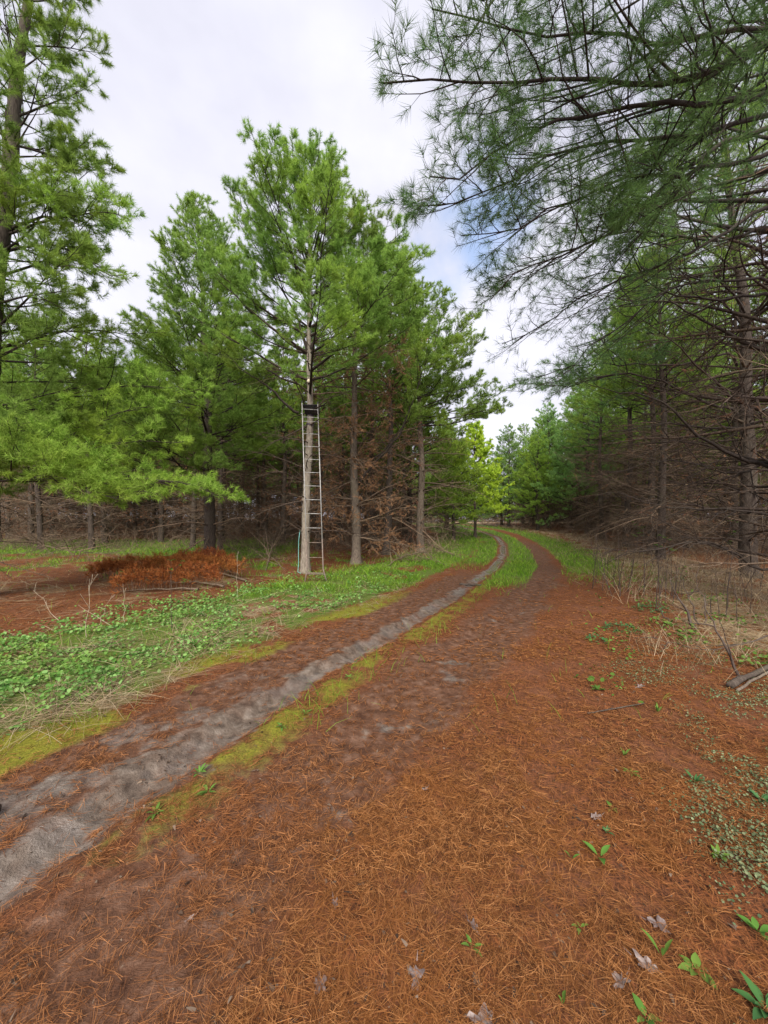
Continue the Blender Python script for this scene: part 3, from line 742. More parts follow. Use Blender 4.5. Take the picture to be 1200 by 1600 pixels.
def litter(nb, y0, y1, w, name, per=4):
    x, y = scatter(nb, y0, y1)
    dl, dr, z = gz(x, y); mud, dirt, moss, grass, straw, wet = zones(x, y, dl, dr)
    p = 1 - .93 * mud - .28 * dirt * (1 - mud) - .45 * moss - .85 * grass
    p = p * (.18 + 1.0 * sstep(.36, .6, .5 * fbm(x, y, 2.2, 8) + .5 * fbm(x, y, 6.5, 18)))
    p = np.where((dl < -1.1) & (dl > -4.5), p * .4, p) * np.where((dl > 0) & (dr < .6) & (y < 3.5), .85, 1)
    k = rs.uniform(0, 1, nb) < p
    x, y = x[k], y[k]; n = len(x)
    ang = np.repeat(rs.uniform(0, TAU, n), per) + rs.normal(0, .22, n * per)
    bx, by = np.repeat(x, per) + rs.normal(0, .008, n * per), np.repeat(y, per) + rs.normal(0, .008, n * per)
    _, _, bz = gz(bx, by)
    pit = rs.normal(.02, .13, n * per)
    d = np.stack([np.cos(ang) * np.cos(pit), np.sin(ang) * np.cos(pit), np.sin(pit)], 1)
    ln = rs.uniform(.035, .095, n * per)
    base = np.stack([bx, by, bz + rs.uniform(.003, .022, n * per)], 1)
    cv = np.stack([-np.sin(ang), np.cos(ang), 0 * ang], 1) * (rs.normal(0, .014, n * per))[:, None]
    cv[:, 2] -= np.maximum(d[:, 2] * ln, 0) * .7
    damp = (np.repeat((sdist(x, y, RUT_R) + 1.3 * (fbm(x, y, .9, 28) - .5)) < .35, per) & (by < 9)) | (rs.uniform(0, 1, n * per) < .12)
    res = []
    for k in (~damp, damp):
        res.append(strips(base[k], d[k], ln[k], np.full(k.sum(), w), 0, cv[k]))
    return res
bag, bag2 = Bag(), Bag()
for a in ((56000, .5, 2.8, .0013), (36000, 1.8, 6, .0024), (36000, 4.5, 24, .006)): r_ = litter(a[0], a[1], a[2], a[3], ''); bag.add(*r_[0]); bag2.add(*r_[1])
tag(obj('pine_needle_litter', bag.mesh('pine_needle_litter', M['litter'])), 'orange fallen pine needles strewn over the track', 'pine needles', kind='stuff')

M['litter_damp'] = leafy('damp_pine_needles', (.035, .015, .010), (.16, .054, .024), (.36, .145, .065), (.20, .062, .026), trans=.1, clump=1.2)
tag(obj('damp_needle_litter', bag2.mesh('damp_needle_litter', M['litter_damp'])), 'dark damp pine needles trodden into the ruts', 'pine needles', kind='stuff')
def flakes():
    x, y = scatter(16000, .6, 9, 1.2, .8); dl, dr, z = gz(x, y)
    k = (rs.uniform(0, 1, len(x)) < .25 + .75 * sstep(.5, .65, fbm(x, y, 3, 260))) & (dl > -1.6); x, y, z = x[k], y[k], z[k]; n = len(x)
    s = rs.uniform(.1, 1, n) ** 2.5 * .011 + .0025; ang = rs.uniform(0, TAU, n); pit = rs.normal(0, .25, n); L = s * rs.uniform(.8, 3.2, n)
    d = np.stack([np.cos(ang) * np.cos(pit), np.sin(ang) * np.cos(pit), np.sin(pit)], 1)
    return strips(np.stack([x, y, z + rs.uniform(.002, .02, n)], 1), d, L, s * 1.2, 0, np.stack([0 * s, 0 * s, -s * .5], 1))
M['flake'] = leafy('bark_and_leaf_bits', (.02, .014, .012), (.06, .038, .028), (.17, .12, .09), (.08, .045, .03), trans=.05)
bag = Bag(); bag.add(*flakes())
tag(obj('forest_litter', bag.mesh('forest_litter', M['flake'])), 'dark and pale bits of bark and leaf on the track', 'litter', kind='stuff')
def fan_leaves(c, nrm, size, k=7, fold=.15, heart=True):
    n = len(c); nrm = unit(nrm); ref = unit(rs.normal(0, 1, (n, 3))); a = unit(np.cross(nrm, ref)); b = np.cross(nrm, a)
    V = [c - nrm * (size * fold)[:, None]]
    for i in range(k):
        th = TAU * i / k; r = size * (.62 if (i == 0 and heart) else 1.0) * rs.uniform(.88, 1.1, n)
        V.append(c + (a * math.cos(th) + b * math.sin(th)) * r[:, None])
    V = np.stack(V, 1).reshape(-1, 3); o = (np.arange(n) * (k + 1))[:, None]
    F = np.concatenate([o + np.array([[0, 1 + i, 1 + (i + 1) % k]]) for i in range(k)])
    return V, F
def ivy():
    x, y = scatter(170000, 2.0, 15, 1.15, .8)
    dl, dr, z = gz(x, y); n1 = fbm(x, y, .9, 130); n2 = fbm(x, y, 2.6, 140)
    p = sstep(-1.25, -1.9, dl + .6 * (n2 - .5)) * sstep(-5.6, -4.0, dl + 1.2 * (n1 - .5)) * sstep(.44, .60, .5 * n1 + .5 * n2 + .09 * sstep(8, 3, y)) * sstep(13, 9, y)
    p = np.maximum(p, .06 * sstep(-1.2, -2, dl) * sstep(-6, -4, dl))
    k = rs.uniform(0, 1, len(x)) < p; x, y, z = x[k], y[k], z[k]; n = len(x)
    h = rs.uniform(.0, .13, n) ** 1.0 * (.15 + 1.2 * sstep(.3, .7, fbm(x, y, 3.2, 150)))
    nr = np.stack([rs.normal(0, .55, n), rs.normal(-.15, .55, n), np.ones(n)], 1)
    return fan_leaves(np.stack([x, y, z + h], 1), nr, rs.uniform(.1, 1, n) ** .7 * .019 * (1 + .06 * y), 7)
bag = Bag(); bag.add(*ivy())
tag(obj('clover_patch', bag.mesh('clover_patch', M['ivy'])), 'low patch of round green leaves beside the muddy rut', 'ground cover', kind='stuff')

def creeper():
    x, y = scatter(190000, 1.0, 6.0, 1.1, .6)
    dl, dr, z = gz(x, y); n1 = fbm(x, y, 1.4, 230); n2 = fbm(x, y, 6, 240)
    q = (x - .82 * y) / y                                        # band along the foot of the brush
    edge = 1.9 + .25 * (y - 1.6)
    p = sstep(.0, .55, x - (.42 * y + .62) + .7 * (n1 - .5)) * sstep(.40, .60, .5 * n1 + .5 * n2) * sstep(5.5, 4.0, y)
    k = rs.uniform(0, 1, len(x)) < p; x, y, z = x[k], y[k], z[k]; n = len(x)
    nr = np.stack([rs.normal(0, .5, n), rs.normal(0, .5, n), np.ones(n)], 1)
    return fan_leaves(np.stack([x, y, z + rs.uniform(.006, .035, n)], 1), nr, rs.uniform(.0035, .0085, n), 5, .1, False)
bag = Bag(); bag.add(*creeper())
tag(obj('creeping_ground_cover', bag.mesh('creeping_ground_cover', M['creeper'])), 'tiny dull green leaves creeping over the needles by the brush', 'ground cover', kind='stuff')

def blades(n, y0, y1, h0, h1, w, which):
    x, y = scatter(n, y0, y1, 1.15, .8)
    dl, dr, z = gz(x, y); mud, dirt, moss, grass, straw, wet = zones(x, y, dl, dr)
    cl = fbm(x, y, 1.6, 170)
    if which == 'grass':
        p = grass * sstep(.36, .54, cl + .10 * sstep(9, 14, y)) * np.where((dl < -1.1) & (y < 8), .12, 1.)
        p = np.maximum(p, .004); p = np.maximum(p, .10 * moss + .05 * sstep(.15, .4, dl) * sstep(1.0, .6, dl))
        p = p * (1 - mud) * (1 - .8 * dirt)
    else:
        p = straw * sstep(.3, .5, cl)
        p = np.maximum(p, .1 * sstep(-1.2, -2, dl) * sstep(-6, -4, dl))
    k = rs.uniform(0, 1, n) < p; x, y, z, cl = x[k], y[k], z[k], cl[k]; n = len(x)
    ang = rs.uniform(0, TAU, n); hh = rs.uniform(h0, h1, n) * (.5 + cl)
    if which == 'grass':
        el = rs.uniform(.9, 1.5, n)
    else:
        el = rs.uniform(-.03, .5, n) ** 1.0
    d = np.stack([np.cos(ang) * np.cos(el), np.sin(ang) * np.cos(el), np.sin(el)], 1)
    cv = np.stack([np.cos(ang), np.sin(ang), -.5 + 0 * ang], 1) * (hh * rs.uniform(.15, .55, n))[:, None]
    return strips(np.stack([x, y, z + (.0 if which == 'grass' else .01)], 1), d, hh, w * (.6 + .09 * y) * rs.uniform(.7, 1.3, n), 0, cv)
bag = Bag(); bag.add(*blades(150000, 3, 16, .06, .20, .004, 'grass')); bag.add(*blades(110000, 9, 48, .08, .24, .009, 'grass'))
tag(obj('grass', bag.mesh('grass', M['grass'])), 'bright green spring grass along the track', 'grass', kind='stuff')
bag = Bag(); bag.add(*blades(150000, 3, 24, .12, .5, .004, 'straw'))
def stand_straw():                                              # standing pale grass on both verges farther off
    x, y = scatter(90000, 3.8, 42, 1.1, .5)
    dl, dr, z = gz(x, y); n1 = fbm(x, y, .8, 190)
    p = sstep(-1.9, -2.5, dl + n1) * sstep(-5.0, -3.2, dl) * sstep(13, 17, y)
    p = np.maximum(p, sstep(1.9, 2.7, dr + n1) * sstep(7.5, 5.0, dr) * sstep(3.8, 5.2, y) * .4)
    k = rs.uniform(0, 1, len(x)) < p * sstep(.35, .55, n1); x, y, z = x[k], y[k], z[k]; n = len(x)
    ang = rs.uniform(0, TAU, n); el = rs.uniform(.7, 1.5, n); hh = rs.uniform(.2, .75, n) * (.5 + .5 * sstep(4, 9, y))
    d = np.stack([np.cos(ang) * np.cos(el), np.sin(ang) * np.cos(el), np.sin(el)], 1)
    cv = np.stack([np.cos(ang), np.sin(ang), -.6 + 0 * ang], 1) * (hh * .3)[:, None]
    return strips(np.stack([x, y, z], 1), d, hh, .004 * (.6 + .09 * y) * rs.uniform(.7, 1.3, n), 0, cv)
bag.add(*stand_straw())
tag(obj('dry_grass', bag.mesh('dry_grass', M['straw'])), 'pale dry grass lying and standing on the verges', 'dry grass', kind='stuff')

def undergrowth():
    bag = Bag()
    for (n, y0, y1, hm, r) in ((9000, 19, 62, 1.5, .008), (9000, 5, 30, 1.1, .004), (6000, 96, 118, 2.2, .012)):
        x, y = scatter(n, y0, y1, 1.1, 1)
        dl, dr, z = gz(x, y); n1 = fbm(x, y, .5, 210)
        p = np.where(y > 90, 1, np.where(dl < 0, sstep(-4.5, -6.5, dl) * (.22 * sstep(9, 11, y) + .78 * sstep(17, 20, y)), sstep(2.8, 4.4, dr)) * sstep(.3, .5, n1))
        k = rs.uniform(0, 1, n) < p; x, y, z = x[k], y[k], z[k]; m = len(x)
        d = unit(np.stack([rs.normal(0, .55, m), rs.normal(0, .55, m), np.ones(m)], 1))
        L = rs.uniform(.25, 1, m) * hm
        P = grow(rs, np.stack([x, y, z - .03], 1), d, L, 4, -.1, .16)
        bag.add(*tubes(P, taper(np.full(m, r) * (.5 + .03 * y), 4, .3), 3))
        i, t, p2, d2 = spawn(rs, P, L, 4.5, .25, .95, .8, 1.2)
        P2 = grow(rs, p2, d2, rs.uniform(.15, .5, len(i)), 2, 0, .15)
        bag.add(*tubes(P2, taper(np.full(len(i), r * .6) * (.5 + .03 * p2[:, 1]), 2, .4), 3))
    return bag
tag(obj('undergrowth', undergrowth().mesh('undergrowth', M['deadlimb'])), 'brown leafless brush under the pines', 'brush', kind='stuff')

def verge():
    x, y = scatter(60000, 3.2, 14, 1.1, .5); dl, dr, z = gz(x, y); n1 = fbm(x, y, 1.3, 330); n2 = fbm(x, y, 4, 340)
    p = sstep(1.0, 1.9, dr) * sstep(4.5, 3.0, dr) * sstep(.5, .64, .5 * n1 + .5 * n2) * sstep(3.2, 4.5, y) * sstep(13, 9, y)
    k = rs.uniform(0, 1, len(x)) < p; x, y, z = x[k], y[k], z[k]; n = len(x)
    nr = np.stack([rs.normal(0, .6, n), rs.normal(0, .6, n), np.ones(n)], 1)
    return fan_leaves(np.stack([x, y, z + rs.uniform(.01, .14, n) * n1[k] * 1.6], 1), nr, rs.uniform(.2, 1, n) * .022 * (1 + .03 * y), 6, .2, False)
bag = Bag(); bag.add(*verge())
tag(obj('verge_weeds', bag.mesh('verge_weeds', M['weed'])), 'low green weeds along the foot of the tangled brush', 'ground cover', kind='stuff')

# ------------------------------------------------------------------ the ladder stand on the pale pine
def tube_path(bag, pts, r, sides=8, caps=True):
    P = np.array(pts, float)[None]; R = np.full((1, P.shape[1]), r)
    V, F = tubes(P, R, sides); b0 = bag.n; bag.add(V, F)
    if caps:
        m = P.shape[1]
        bag.add(np.zeros((0, 3)), np.array([list(range(sides))[::-1]]) + 0 - 0 + (b0 - bag.n))
        bag.add(np.zeros((0, 3)), np.array([[(m - 1) * sides + i for i in range(sides)]]) + (b0 - bag.n))
def box(bag, lo, hi, M3=None):
    lo, hi = np.array(lo, float), np.array(hi, float)
    V = np.array([[lo[0], lo[1], lo[2]], [hi[0], lo[1], lo[2]], [hi[0], hi[1], lo[2]], [lo[0], hi[1], lo[2]],
                  [lo[0], lo[1], hi[2]], [hi[0], lo[1], hi[2]], [hi[0], hi[1], hi[2]], [lo[0], hi[1], hi[2]]])
    if M3 is not None: V = V @ np.array(M3).T
    bag.add(V, np.array([[0, 3, 2, 1], [4, 5, 6, 7], [0, 1, 5, 4], [1, 2, 6, 5], [2, 3, 7, 6], [3, 0, 4, 7]]))
M['alu'] = plain('worn_silver_ladder_paint', (.24, .23, .215), (.38, .365, .345), .5, .2, 14)
M['rustpaint'] = plain('weathered_brown_ladder_paint', (.10, .075, .06), (.19, .14, .11), .7, 0, 25)
M['black'] = plain('black_seat_fabric', (.012, .012, .015), (.03, .03, .035), .6)
M['strap'] = plain('dark_webbing_strap', (.03, .022, .03), (.07, .05, .06), .8)
M['rope'] = plain('teal_cord', (.10, .33, .30), (.22, .50, .46), .8)
M['cut'] = plain('pale_cut_wood', (.50, .42, .30), (.66, .57, .43), .9, 0, 60)
def ladder():
    bz = zg1(-1.87, 10.3); o = np.array([-1.87, 10.3, bz])
    t = thing('ladder_stand', 'slim silver ladder stand with a black seat, leaning against the pale pine', 'ladder stand', tuple(o))
    lb, lt = np.array([-2.06, 10.3, bz + .33]) - o, np.array([-2.50, 11.72, 5.27]) - o
    rb, rt = np.array([-1.63, 10.3, bz + .33]) - o, np.array([-2.02, 11.72, 5.24]) - o
    fs = .15
    for a, b, out in ((lb, lt, (-.04, -.10)), (rb, rt, (.11, -.08))):
        m = a + (b - a) * fs
        g = Bag(); tube_path(g, [m, b], .015); rail = obj('rail', g.mesh('rail', M['alu']), t)
        g = Bag(); tube_path(g, [a + [out[0], out[1], -.34], a + [out[0] * .35, out[1] * .3, -.12], a, m + (b - a) * .012], .017); f = obj('foot_leg', g.mesh('foot_leg', M['rustpaint']), t)
        g = Bag(); tube_path(g, [b - [0, 0, .0], b + np.array([0, .02, .06])], .022, 8); obj('end_cap', g.mesh('end_cap', M['black']), rail)
    for k in range(13):
        f = -.02 + k * .0815
        if f > .97: break
        a, b = lb + (lt - lb) * f, rb + (rt - rb) * f
        g = Bag(); tube_path(g, [a, b], .009); obj('rung', g.mesh('rung', M['rustpaint'] if f < fs else M['alu']), t)
    a, b = lb + (lt - lb) * .905, rb + (rt - rb) * .905
    g = Bag(); tube_path(g, [a, b], .009); obj('rung', g.mesh('rung', M['alu']), t)
    a, b = lb + [-.015, -.03, -.13], rb + [.03, -.03, -.13]
    g = Bag(); tube_path(g, [a, b], .014); obj('foot_bar', g.mesh('foot_bar', M['rustpaint']), t)
    # seat: a black sling in a tubular frame between the rail heads and the trunk
    g = Bag(); z = lt[2] - .06
    q = [lt + [.02, .01, -.06], rt + [-.02, .01, -.03], rt + [-.06, .36, -.24], lt + [.05, .36, -.27]]
    tube_path(g, q + [q[0]], .014); fr = obj('seat_frame', g.mesh('seat_frame', M['black']), t)
    g = Bag(); nu, nv = 6, 6; V = []
    for i in range(nu + 1):
        for j in range(nv + 1):
            p = (q[0] * (1 - i / nu) + q[1] * i / nu) * (1 - j / nv) + (q[3] * (1 - i / nu) + q[2] * i / nu) * j / nv
            sag = -.05 * math.sin(math.pi * i / nu) * math.sin(math.pi * j / nv); V.append(p + [0, 0, sag])
    top = np.array(V); bot = top - [0, 0, .02]; I = np.arange((nu + 1) * (nv + 1)).reshape(nu + 1, nv + 1)
    Fq = np.stack([I[:-1, :-1], I[1:, :-1], I[1:, 1:], I[:-1, 1:]], -1).reshape(-1, 4)
    g.add(np.concatenate([top, bot]), np.concatenate([Fq, Fq[:, ::-1] + len(top)])); obj('seat', g.mesh('seat', M['black']), t)
    for a, b in ((q[0], lb + (lt - lb) * .86), (q[1], rb + (rt - rb) * .86)):
        c = a + np.array([0, .30, -.2]); g = Bag(); tube_path(g, [c, b], .011); obj('brace', g.mesh('brace', M['rustpaint']), t)
    # strap round the trunk under the seat
    L_ = p_st['line']; off = np.array(T_ST.location) - o
    for zz in (4.62, 4.92):
        zi = zz - off[2]; tx, ty = (np.interp(zi, L_[:, 2], L_[:, c]) + off[c] for c in (0, 1)); rr = float(np.interp(zi, L_[:, 2], p_st['rad'])) * 1.07 + .006
        g = Bag(); ring = [[tx + rr * math.cos(a) , ty + rr * math.sin(a), zz + .02 * math.sin(a * 2)] for a in np.linspace(0, TAU, 25)]
        P = np.array(ring); V = np.concatenate([P, P + [0, 0, .05]]); n = len(P); i = np.arange(n - 1)
        g.add(V, np.stack([i, i + 1, i + 1 + n, i + n], 1)); obj('strap', g.mesh('strap', M['strap']), t)
ladder()
# a sawn limb on the pale pine facing the track
g = Bag(); L_ = p_st['line']; c = np.array([np.interp(5.98, L_[:, 2], L_[:, 0]), np.interp(5.98, L_[:, 2], L_[:, 1]) - .10, 5.98])
tube_path(g, [c + [.0, .12, -.05], c + [.0, -.02, .0], c + [0, -.07, .005]], .058, 12)
sm = g.mesh('limb_stub', [M['bark'], M['cut']]); sm.polygons[len(sm.polygons) - 1].material_index = 1
obj('limb_stub', sm, T_ST)
g = Bag(); tp = np.array(T_ST.location)
tube_path(g, [tp + [-.13, -.06, 1.35], tp + [-.165, -.09, 1.0], tp + [-.165, -.12, .6], tp + [-.15, -.16, .33], tp + [-.16, -.22, .05], tp + [-.05, -.3, .02]], .008, 6)
tag(obj('cord', g.mesh('cord', M['rope'])), 'thin teal cord hanging down the foot of the pale pine', 'cord')

# ------------------------------------------------------------------ fallen boughs, brush, stems, logs
def fallen(name, label, cat, pts, r, q, seed, group=None, leaf=None, tmin=.1, limb='deadlimb'):
    rng = np.random.default_rng(seed); pts = np.array(pts, float); o = pts[0].copy(); pts = pts - o
    seg = np.linalg.norm(np.diff(pts, axis=0), axis=1); s = np.concatenate([[0], np.cumsum(seg)]); Ln = s[-1]
    k = 10; ss = np.linspace(0, Ln, k + 1); P = np.stack([np.interp(ss, s, pts[:, c]) for c in range(3)], 1)
    P[1:-1] = (P[:-2] + 2 * P[1:-1] + P[2:]) / 4; P[1:-1] += rng.normal(0, .015, (k - 1, 3))
    t = thing(name, label, cat, tuple(o), group)
    w, lf = Bag(), Bag()
    branches(rng, w, lf, P[None], np.array([Ln]), np.array([r]), q, leaf is not None, tmin)
    obj('branch', w.mesh('branch', M[limb]), t)
    if lf.n: obj('foliage', lf.mesh('foliage', M[leaf]), t)
    return t
def G(u, v, up=0.):
    p = ground_hit(u, v); return [p[0], p[1], zg1(*p) + up]
QR = dict(n2=17, n3=15, nn=18, nl=.12, nw=.010, rk=.7, l2=.22, l2max=.42, up=1.6)
RB = [((385, 905), (345, 890), (290, 888), (230, 892), .55, 'rust-needled dead bough heaped nearest the ladder'),
      ((310, 918), (270, 912), (220, 914), (175, 922), .30, 'rust-needled dead bough lying low in front of the heap'),
      ((330, 892), (270, 880), (215, 884), (150, 900), .55, 'rust-needled dead bough on the crest of the heap under the bushy pine'),
      ((370, 895), (330, 880), (300, 876), (270, 878), .8, 'rust-needled dead bough standing highest behind the heap'),
      ((350, 915), (320, 905), (280, 902), (240, 908), .45, 'rust-needled dead bough in the front of the heap by the clover'),
      ((250, 900), (210, 893), (170, 892), (140, 902), .5, 'rust-needled dead bough in the middle of the heap')]
for i, (a, b, c, d, h, lab) in enumerate(RB):
    ya = G(*a)[1]
    P = [G(a[0], a[1] + 8, .05), G(b[0], b[1] + 14, h * .2), G(c[0], c[1] + 16, h * .25), G(d[0], d[1] + 10, .06)]
    fallen('fallen_bough', lab, 'dead bough', P, .03, QR, 500 + i, 'rusty dead boughs', 'needle_rust', .05)
QD = dict(d2=6, d3=5, nn=0, nl=.1, nw=.01, n2=5, n3=5, rk=1.1)
FB = [([(415, 895, 0), (428, 860, .5), (438, 830, 1.1)], 'dead branch leaning at the left of the pale pine', .03),
      ([(445, 892, 0), (420, 878, .25), (395, 870, .3)], 'dead branch lying bent between the ladder and the rusty boughs', .025),
      ([(640, 885, 0), (610, 872, .3), (572, 850, .7)], 'long dead branch slumped against the dead-needled pine', .03),
      ([(600, 890, 0), (635, 878, .25), (690, 868, .25)], 'dead branch lying across the foot of the dead-needled pine', .025),
      ([(720, 872, 0), (680, 868, .3), (650, 850, .6)], 'dead branch propped on the trunk at the end of the row', .025),
      ([(570, 884, 0), (556, 868, .3), (520, 856, .5)], 'dead branch leaning between the ladder foot and the dead-needled pine', .022),
      ([(700, 885, 0), (670, 878, .15), (620, 882, .1)], 'flat tangle of dead twigs on the verge by the end of the row', .02),
      ([(0, 845, .6), (80, 870, .35), (150, 882, .35), (220, 880, .3)], 'long dark dead limb sagging over the needles at the clover edge', .03)]
for i, (pp, lab, r) in enumerate(FB):
    fallen('fallen_branch', lab, 'dead branch', [G(u, v, h) for u, v, h in pp], r, QD, 520 + i)
# the stems and brush on the right
RBN = [([(1155, 1062, 0), (1120, 990, .45), (1095, 935, .9), (1080, 890, 1.3)], 'bare stem rising from the log and leaning away over the dry grass', .016),
       ([(1088, 985, 0), (1060, 930, .5), (1040, 890, .95)], 'pair-mate stem, thick and reddish, leaning over the pale grass tuft', .028),
       ([(1092, 978, 0), (1072, 925, .45), (1055, 880, .9)], 'thin dark stem beside the thick reddish one', .014),
       ([(1050, 975, 0), (1035, 960, .15), (1030, 930, .4)], 'short broken stem by the pale grass tuft', .014),
       ([(1155, 945, 0), (1143, 915, .4), (1135, 890, .8)], 'bare stem standing alone before the thick leaning pine trunk', .016),
       ([(1100, 978, 0), (1102, 945, .3), (1100, 920, .6)], 'short upright stub of a stem among the leaning ones', .014),
       ([(1200, 1030, .25), (1120, 1018, .2), (1050, 1005, .12), (1000, 985, .05)], 'long thin twig lying over the dry grass above the log', .010)]
for i, (pp, lab, r) in enumerate(RBN):
    y0 = G(pp[0][0], pp[0][1])[1]
    P = [G(*pp[0][:2], pp[0][2])] + [list(at(u, v, y0 + .12 * k)) for k, (u, v, h) in enumerate(pp[1:], 1)]
    fallen('shrub_stem', lab, 'stem', P, r, dict(QD, d2=3.5, d3=3), 540 + i, limb='stem')
# bare upright canes at the edge of the tangle
def cane(seed, h):
    rng = np.random.default_rng(seed)
    P = grow(rng, np.zeros((1, 3)), np.array([[rng.normal(0, .12), rng.normal(0, .12), 1]]), np.array([h]), 8, .05, .05)
    w = Bag(); w.add(*tubes(P, taper(np.array([.011]), 8, .3), 4))
    i, t, p, d = spawn(rng, P, np.array([h]), 4, .35, .98, .5, 1.2)
    if len(i):
        P2 = grow(rng, p, d, rng.uniform(.1, .4, len(i)), 3, .2, .1); w.add(*tubes(P2, taper(np.full(len(i), .005), 3, .4), 3))
    return w.mesh('bare_cane', M['stem'])
cm = [cane(600 + i, (1.1, 1.35, .9, 1.6)[i]) for i in range(4)]
k = 0
for i in range(64):
    u, v = rs.uniform(925, 1060), rs.uniform(868, 935)
    if i > 44: u, v = rs.uniform(1020, 1200), rs.uniform(905, 985)
    x, y, z = G(u, v)
    o = obj('bare_cane', cm[i % 4]); o.location = (x, y, z - .02); o.rotation_euler = (rs.normal(0, .1), rs.normal(0, .1), rs.uniform(0, TAU)); s = rs.uniform(.6, 1.15); o.scale = (s, s, s)
    tag(o, 'thin bare upright cane in the thicket beside the track', 'cane', 'bare canes by the track')
# green sprigs on saplings
def leaf_blade(bag, base, d, ln, w, up=UP, droop=.2, segs=5):
    d = unit(np.array(d, float)); side = unit(np.cross(d, up)); nr = np.cross(side, d); V = []
    prof = [.12, .7, 1.0, .85, .5, .04]
    for k in range(segs + 1):
        f = k / segs; c = base + d * ln * f - nr * 0 - up * (droop * ln * f * f); ww = w * .5 * prof[k]
        V += [c - side * ww + nr * ww * .35, c, c + side * ww + nr * ww * .35]
    F = []
    for k in range(segs):
        a = 3 * k; F += [[a, a + 1, a + 4, a + 3], [a + 1, a + 2, a + 5, a + 4]]
    bag.add(np.array(V), np.array(F))
def sprig(label, base, h, seed, lv, r=.006, leafmat='weed', lean=(0, 0), lo=.4, lsz=.06):
    rng = np.random.default_rng(seed); t = thing('sapling', label, 'sapling', tuple(base))
    P = grow(rng, np.zeros((1, 3)), np.array([[lean[0], lean[1], 1]]), np.array([h]), 8, .05, .05)
    w = Bag(); w.add(*tubes(P, taper(np.array([r]), 8, .3), 5))
    i, tt, p, d = spawn(rng, P, np.array([h]), 5, lo, .98, .8, 1.4)
    P2 = grow(rng, p, d, rng.uniform(.1, .3, len(i)), 3, .2, .1); w.add(*tubes(P2, taper(np.full(len(i), .003), 3, .4), 3))
    obj('stem', w.mesh('stem', M['stem']), t); lf = Bag()
    ends = np.concatenate([P2[:, -1], P2[:, 2], P[0, -2:]])
    for e in ends:
        for _ in range(lv):
            a = rng.uniform(0, TAU); leaf_blade(lf, e, (math.cos(a), math.sin(a), rng.uniform(-.1, .6)), lsz * rng.uniform(.6, 1.2), lsz * .45)
    obj('foliage', lf.mesh('foliage', M[leafmat]), t)
sprig('thin green-leaved sapling standing in the clover', G(268, 990), 1.05, 701, 4, lo=.6, lsz=.08)
sprig('second, shorter green-leaved sapling beside the rusty boughs', G(287, 955), .55, 702, 4, lo=.4, lsz=.07)
sprig('leafing shrub, small green leaves, among the canes', G(1040, 935), 1.25, 703, 4, lo=.6, lsz=.09)
sprig('leafing shrub nearest the far end of the canes', G(985, 905), 1.5, 704, 3, lo=.65, lsz=.09, lean=(.1, 0))
sprig('leafing shrub in front of the thick leaning trunk', G(1130, 935), 1.6, 705, 4, lo=.5, lsz=.08, lean=(.05, 0))
sprig('little shoot with a few green leaves by the log', G(1065, 935), .6, 706, 3, lo=.3, lsz=.07)
# pale dead stalks over the clover
ST = [((135, 1000), (140, 905), 'pale dry stalk, upright, tallest of those in the clover'), ((150, 985), (175, 930), 'pale dry stalk leaning beside the tallest one'),
      ((180, 985), (122, 945), 'pale dry stalk bent back over the clover'), ((95, 975), (52, 922), 'pale dry stalk leaning off towards the big leaning pine'),
      ((372, 940), (370, 868), 'thin pale stalk before the rusty boughs'), ((195, 975), (192, 912), 'thin pale stalk beside the low rusty bough')]
for i, (a, b, lab) in enumerate(ST):
    p = np.array(G(*a)); q_ = at(b[0], b[1], p[1] + .1)
    rng = np.random.default_rng(720 + i); n = 7; f = np.linspace(0, 1, n)[:, None]; P = p + (q_ - p) * f; P[1:-1] += rng.normal(0, .012, (n - 2, 3))
    g = Bag(); L = np.array([np.linalg.norm(q_ - p)]); g.add(*tubes(P[None], taper(np.array([.0042]), n - 1, .4), 5))
    ii, tt, p2, d2 = spawn(rng, P[None], L, 3, .4, .95, .6, 1.2)
    if len(ii): g.add(*tubes(grow(rng, p2, d2, rng.uniform(.08, .25, len(ii)), 3, 0, .1), np.full((len(ii), 4), .0028), 3))
    tag(obj('dry_stalk', g.mesh('dry_stalk', M['palestem'])), lab, 'stalk')
# log, sticks
def stick(name, label, cat, pts, r, m='bark_dark', sides=9, ends=.75, seed=0):
    rng = np.random.default_rng(seed); pts = np.array(pts, float); n = 9
    s = np.linspace(0, 1, len(pts)); P = np.stack([np.interp(np.linspace(0, 1, n), s, pts[:, c]) for c in range(3)], 1); P[1:-1] += rng.normal(0, r * .25, (n - 2, 3))
    R = r * np.linspace(1, ends, n) * (1 + rng.normal(0, .08, n))
    V, F = tubes(P[None], R[None], sides); V += rng.normal(0, r * .06, V.shape)
    g = Bag(); g.add(V, F); g.add(np.zeros((0, 3)), np.array([list(range(sides))[::-1]]) - g.n); g.add(np.zeros((0, 3)), np.array([[(n - 1) * sides + i for i in range(sides)]]) - g.n)
    return tag(obj(name, g.mesh(name, M[m])), label, cat)
stick('log', 'short mossy log lying slantwise by the brush', 'log', [G(1140, 1083, .035), G(1175, 1068, .05), G(1240, 1035, .07)], .032, seed=1)
stick('branch_piece', 'thin pale branch lying along the mossy log', 'branch', [G(1152, 1088, .02), G(1195, 1066, .05), G(1235, 1050, .1)], .014, 'bark', 6, seed=2)
stick('twig', 'dark twig on the needles between the weeds', 'twig', [G(918, 1118, .012), G(955, 1112, .02), G(1008, 1103, .012)], .006, 'bark_dark', 6, seed=3)
stick('stick', 'short dark stick at the edge of the wet rut', 'stick', [G(718, 914, .02), G(733, 914, .04), G(752, 916, .02)], .03, 'bark_dark', 7, seed=4)

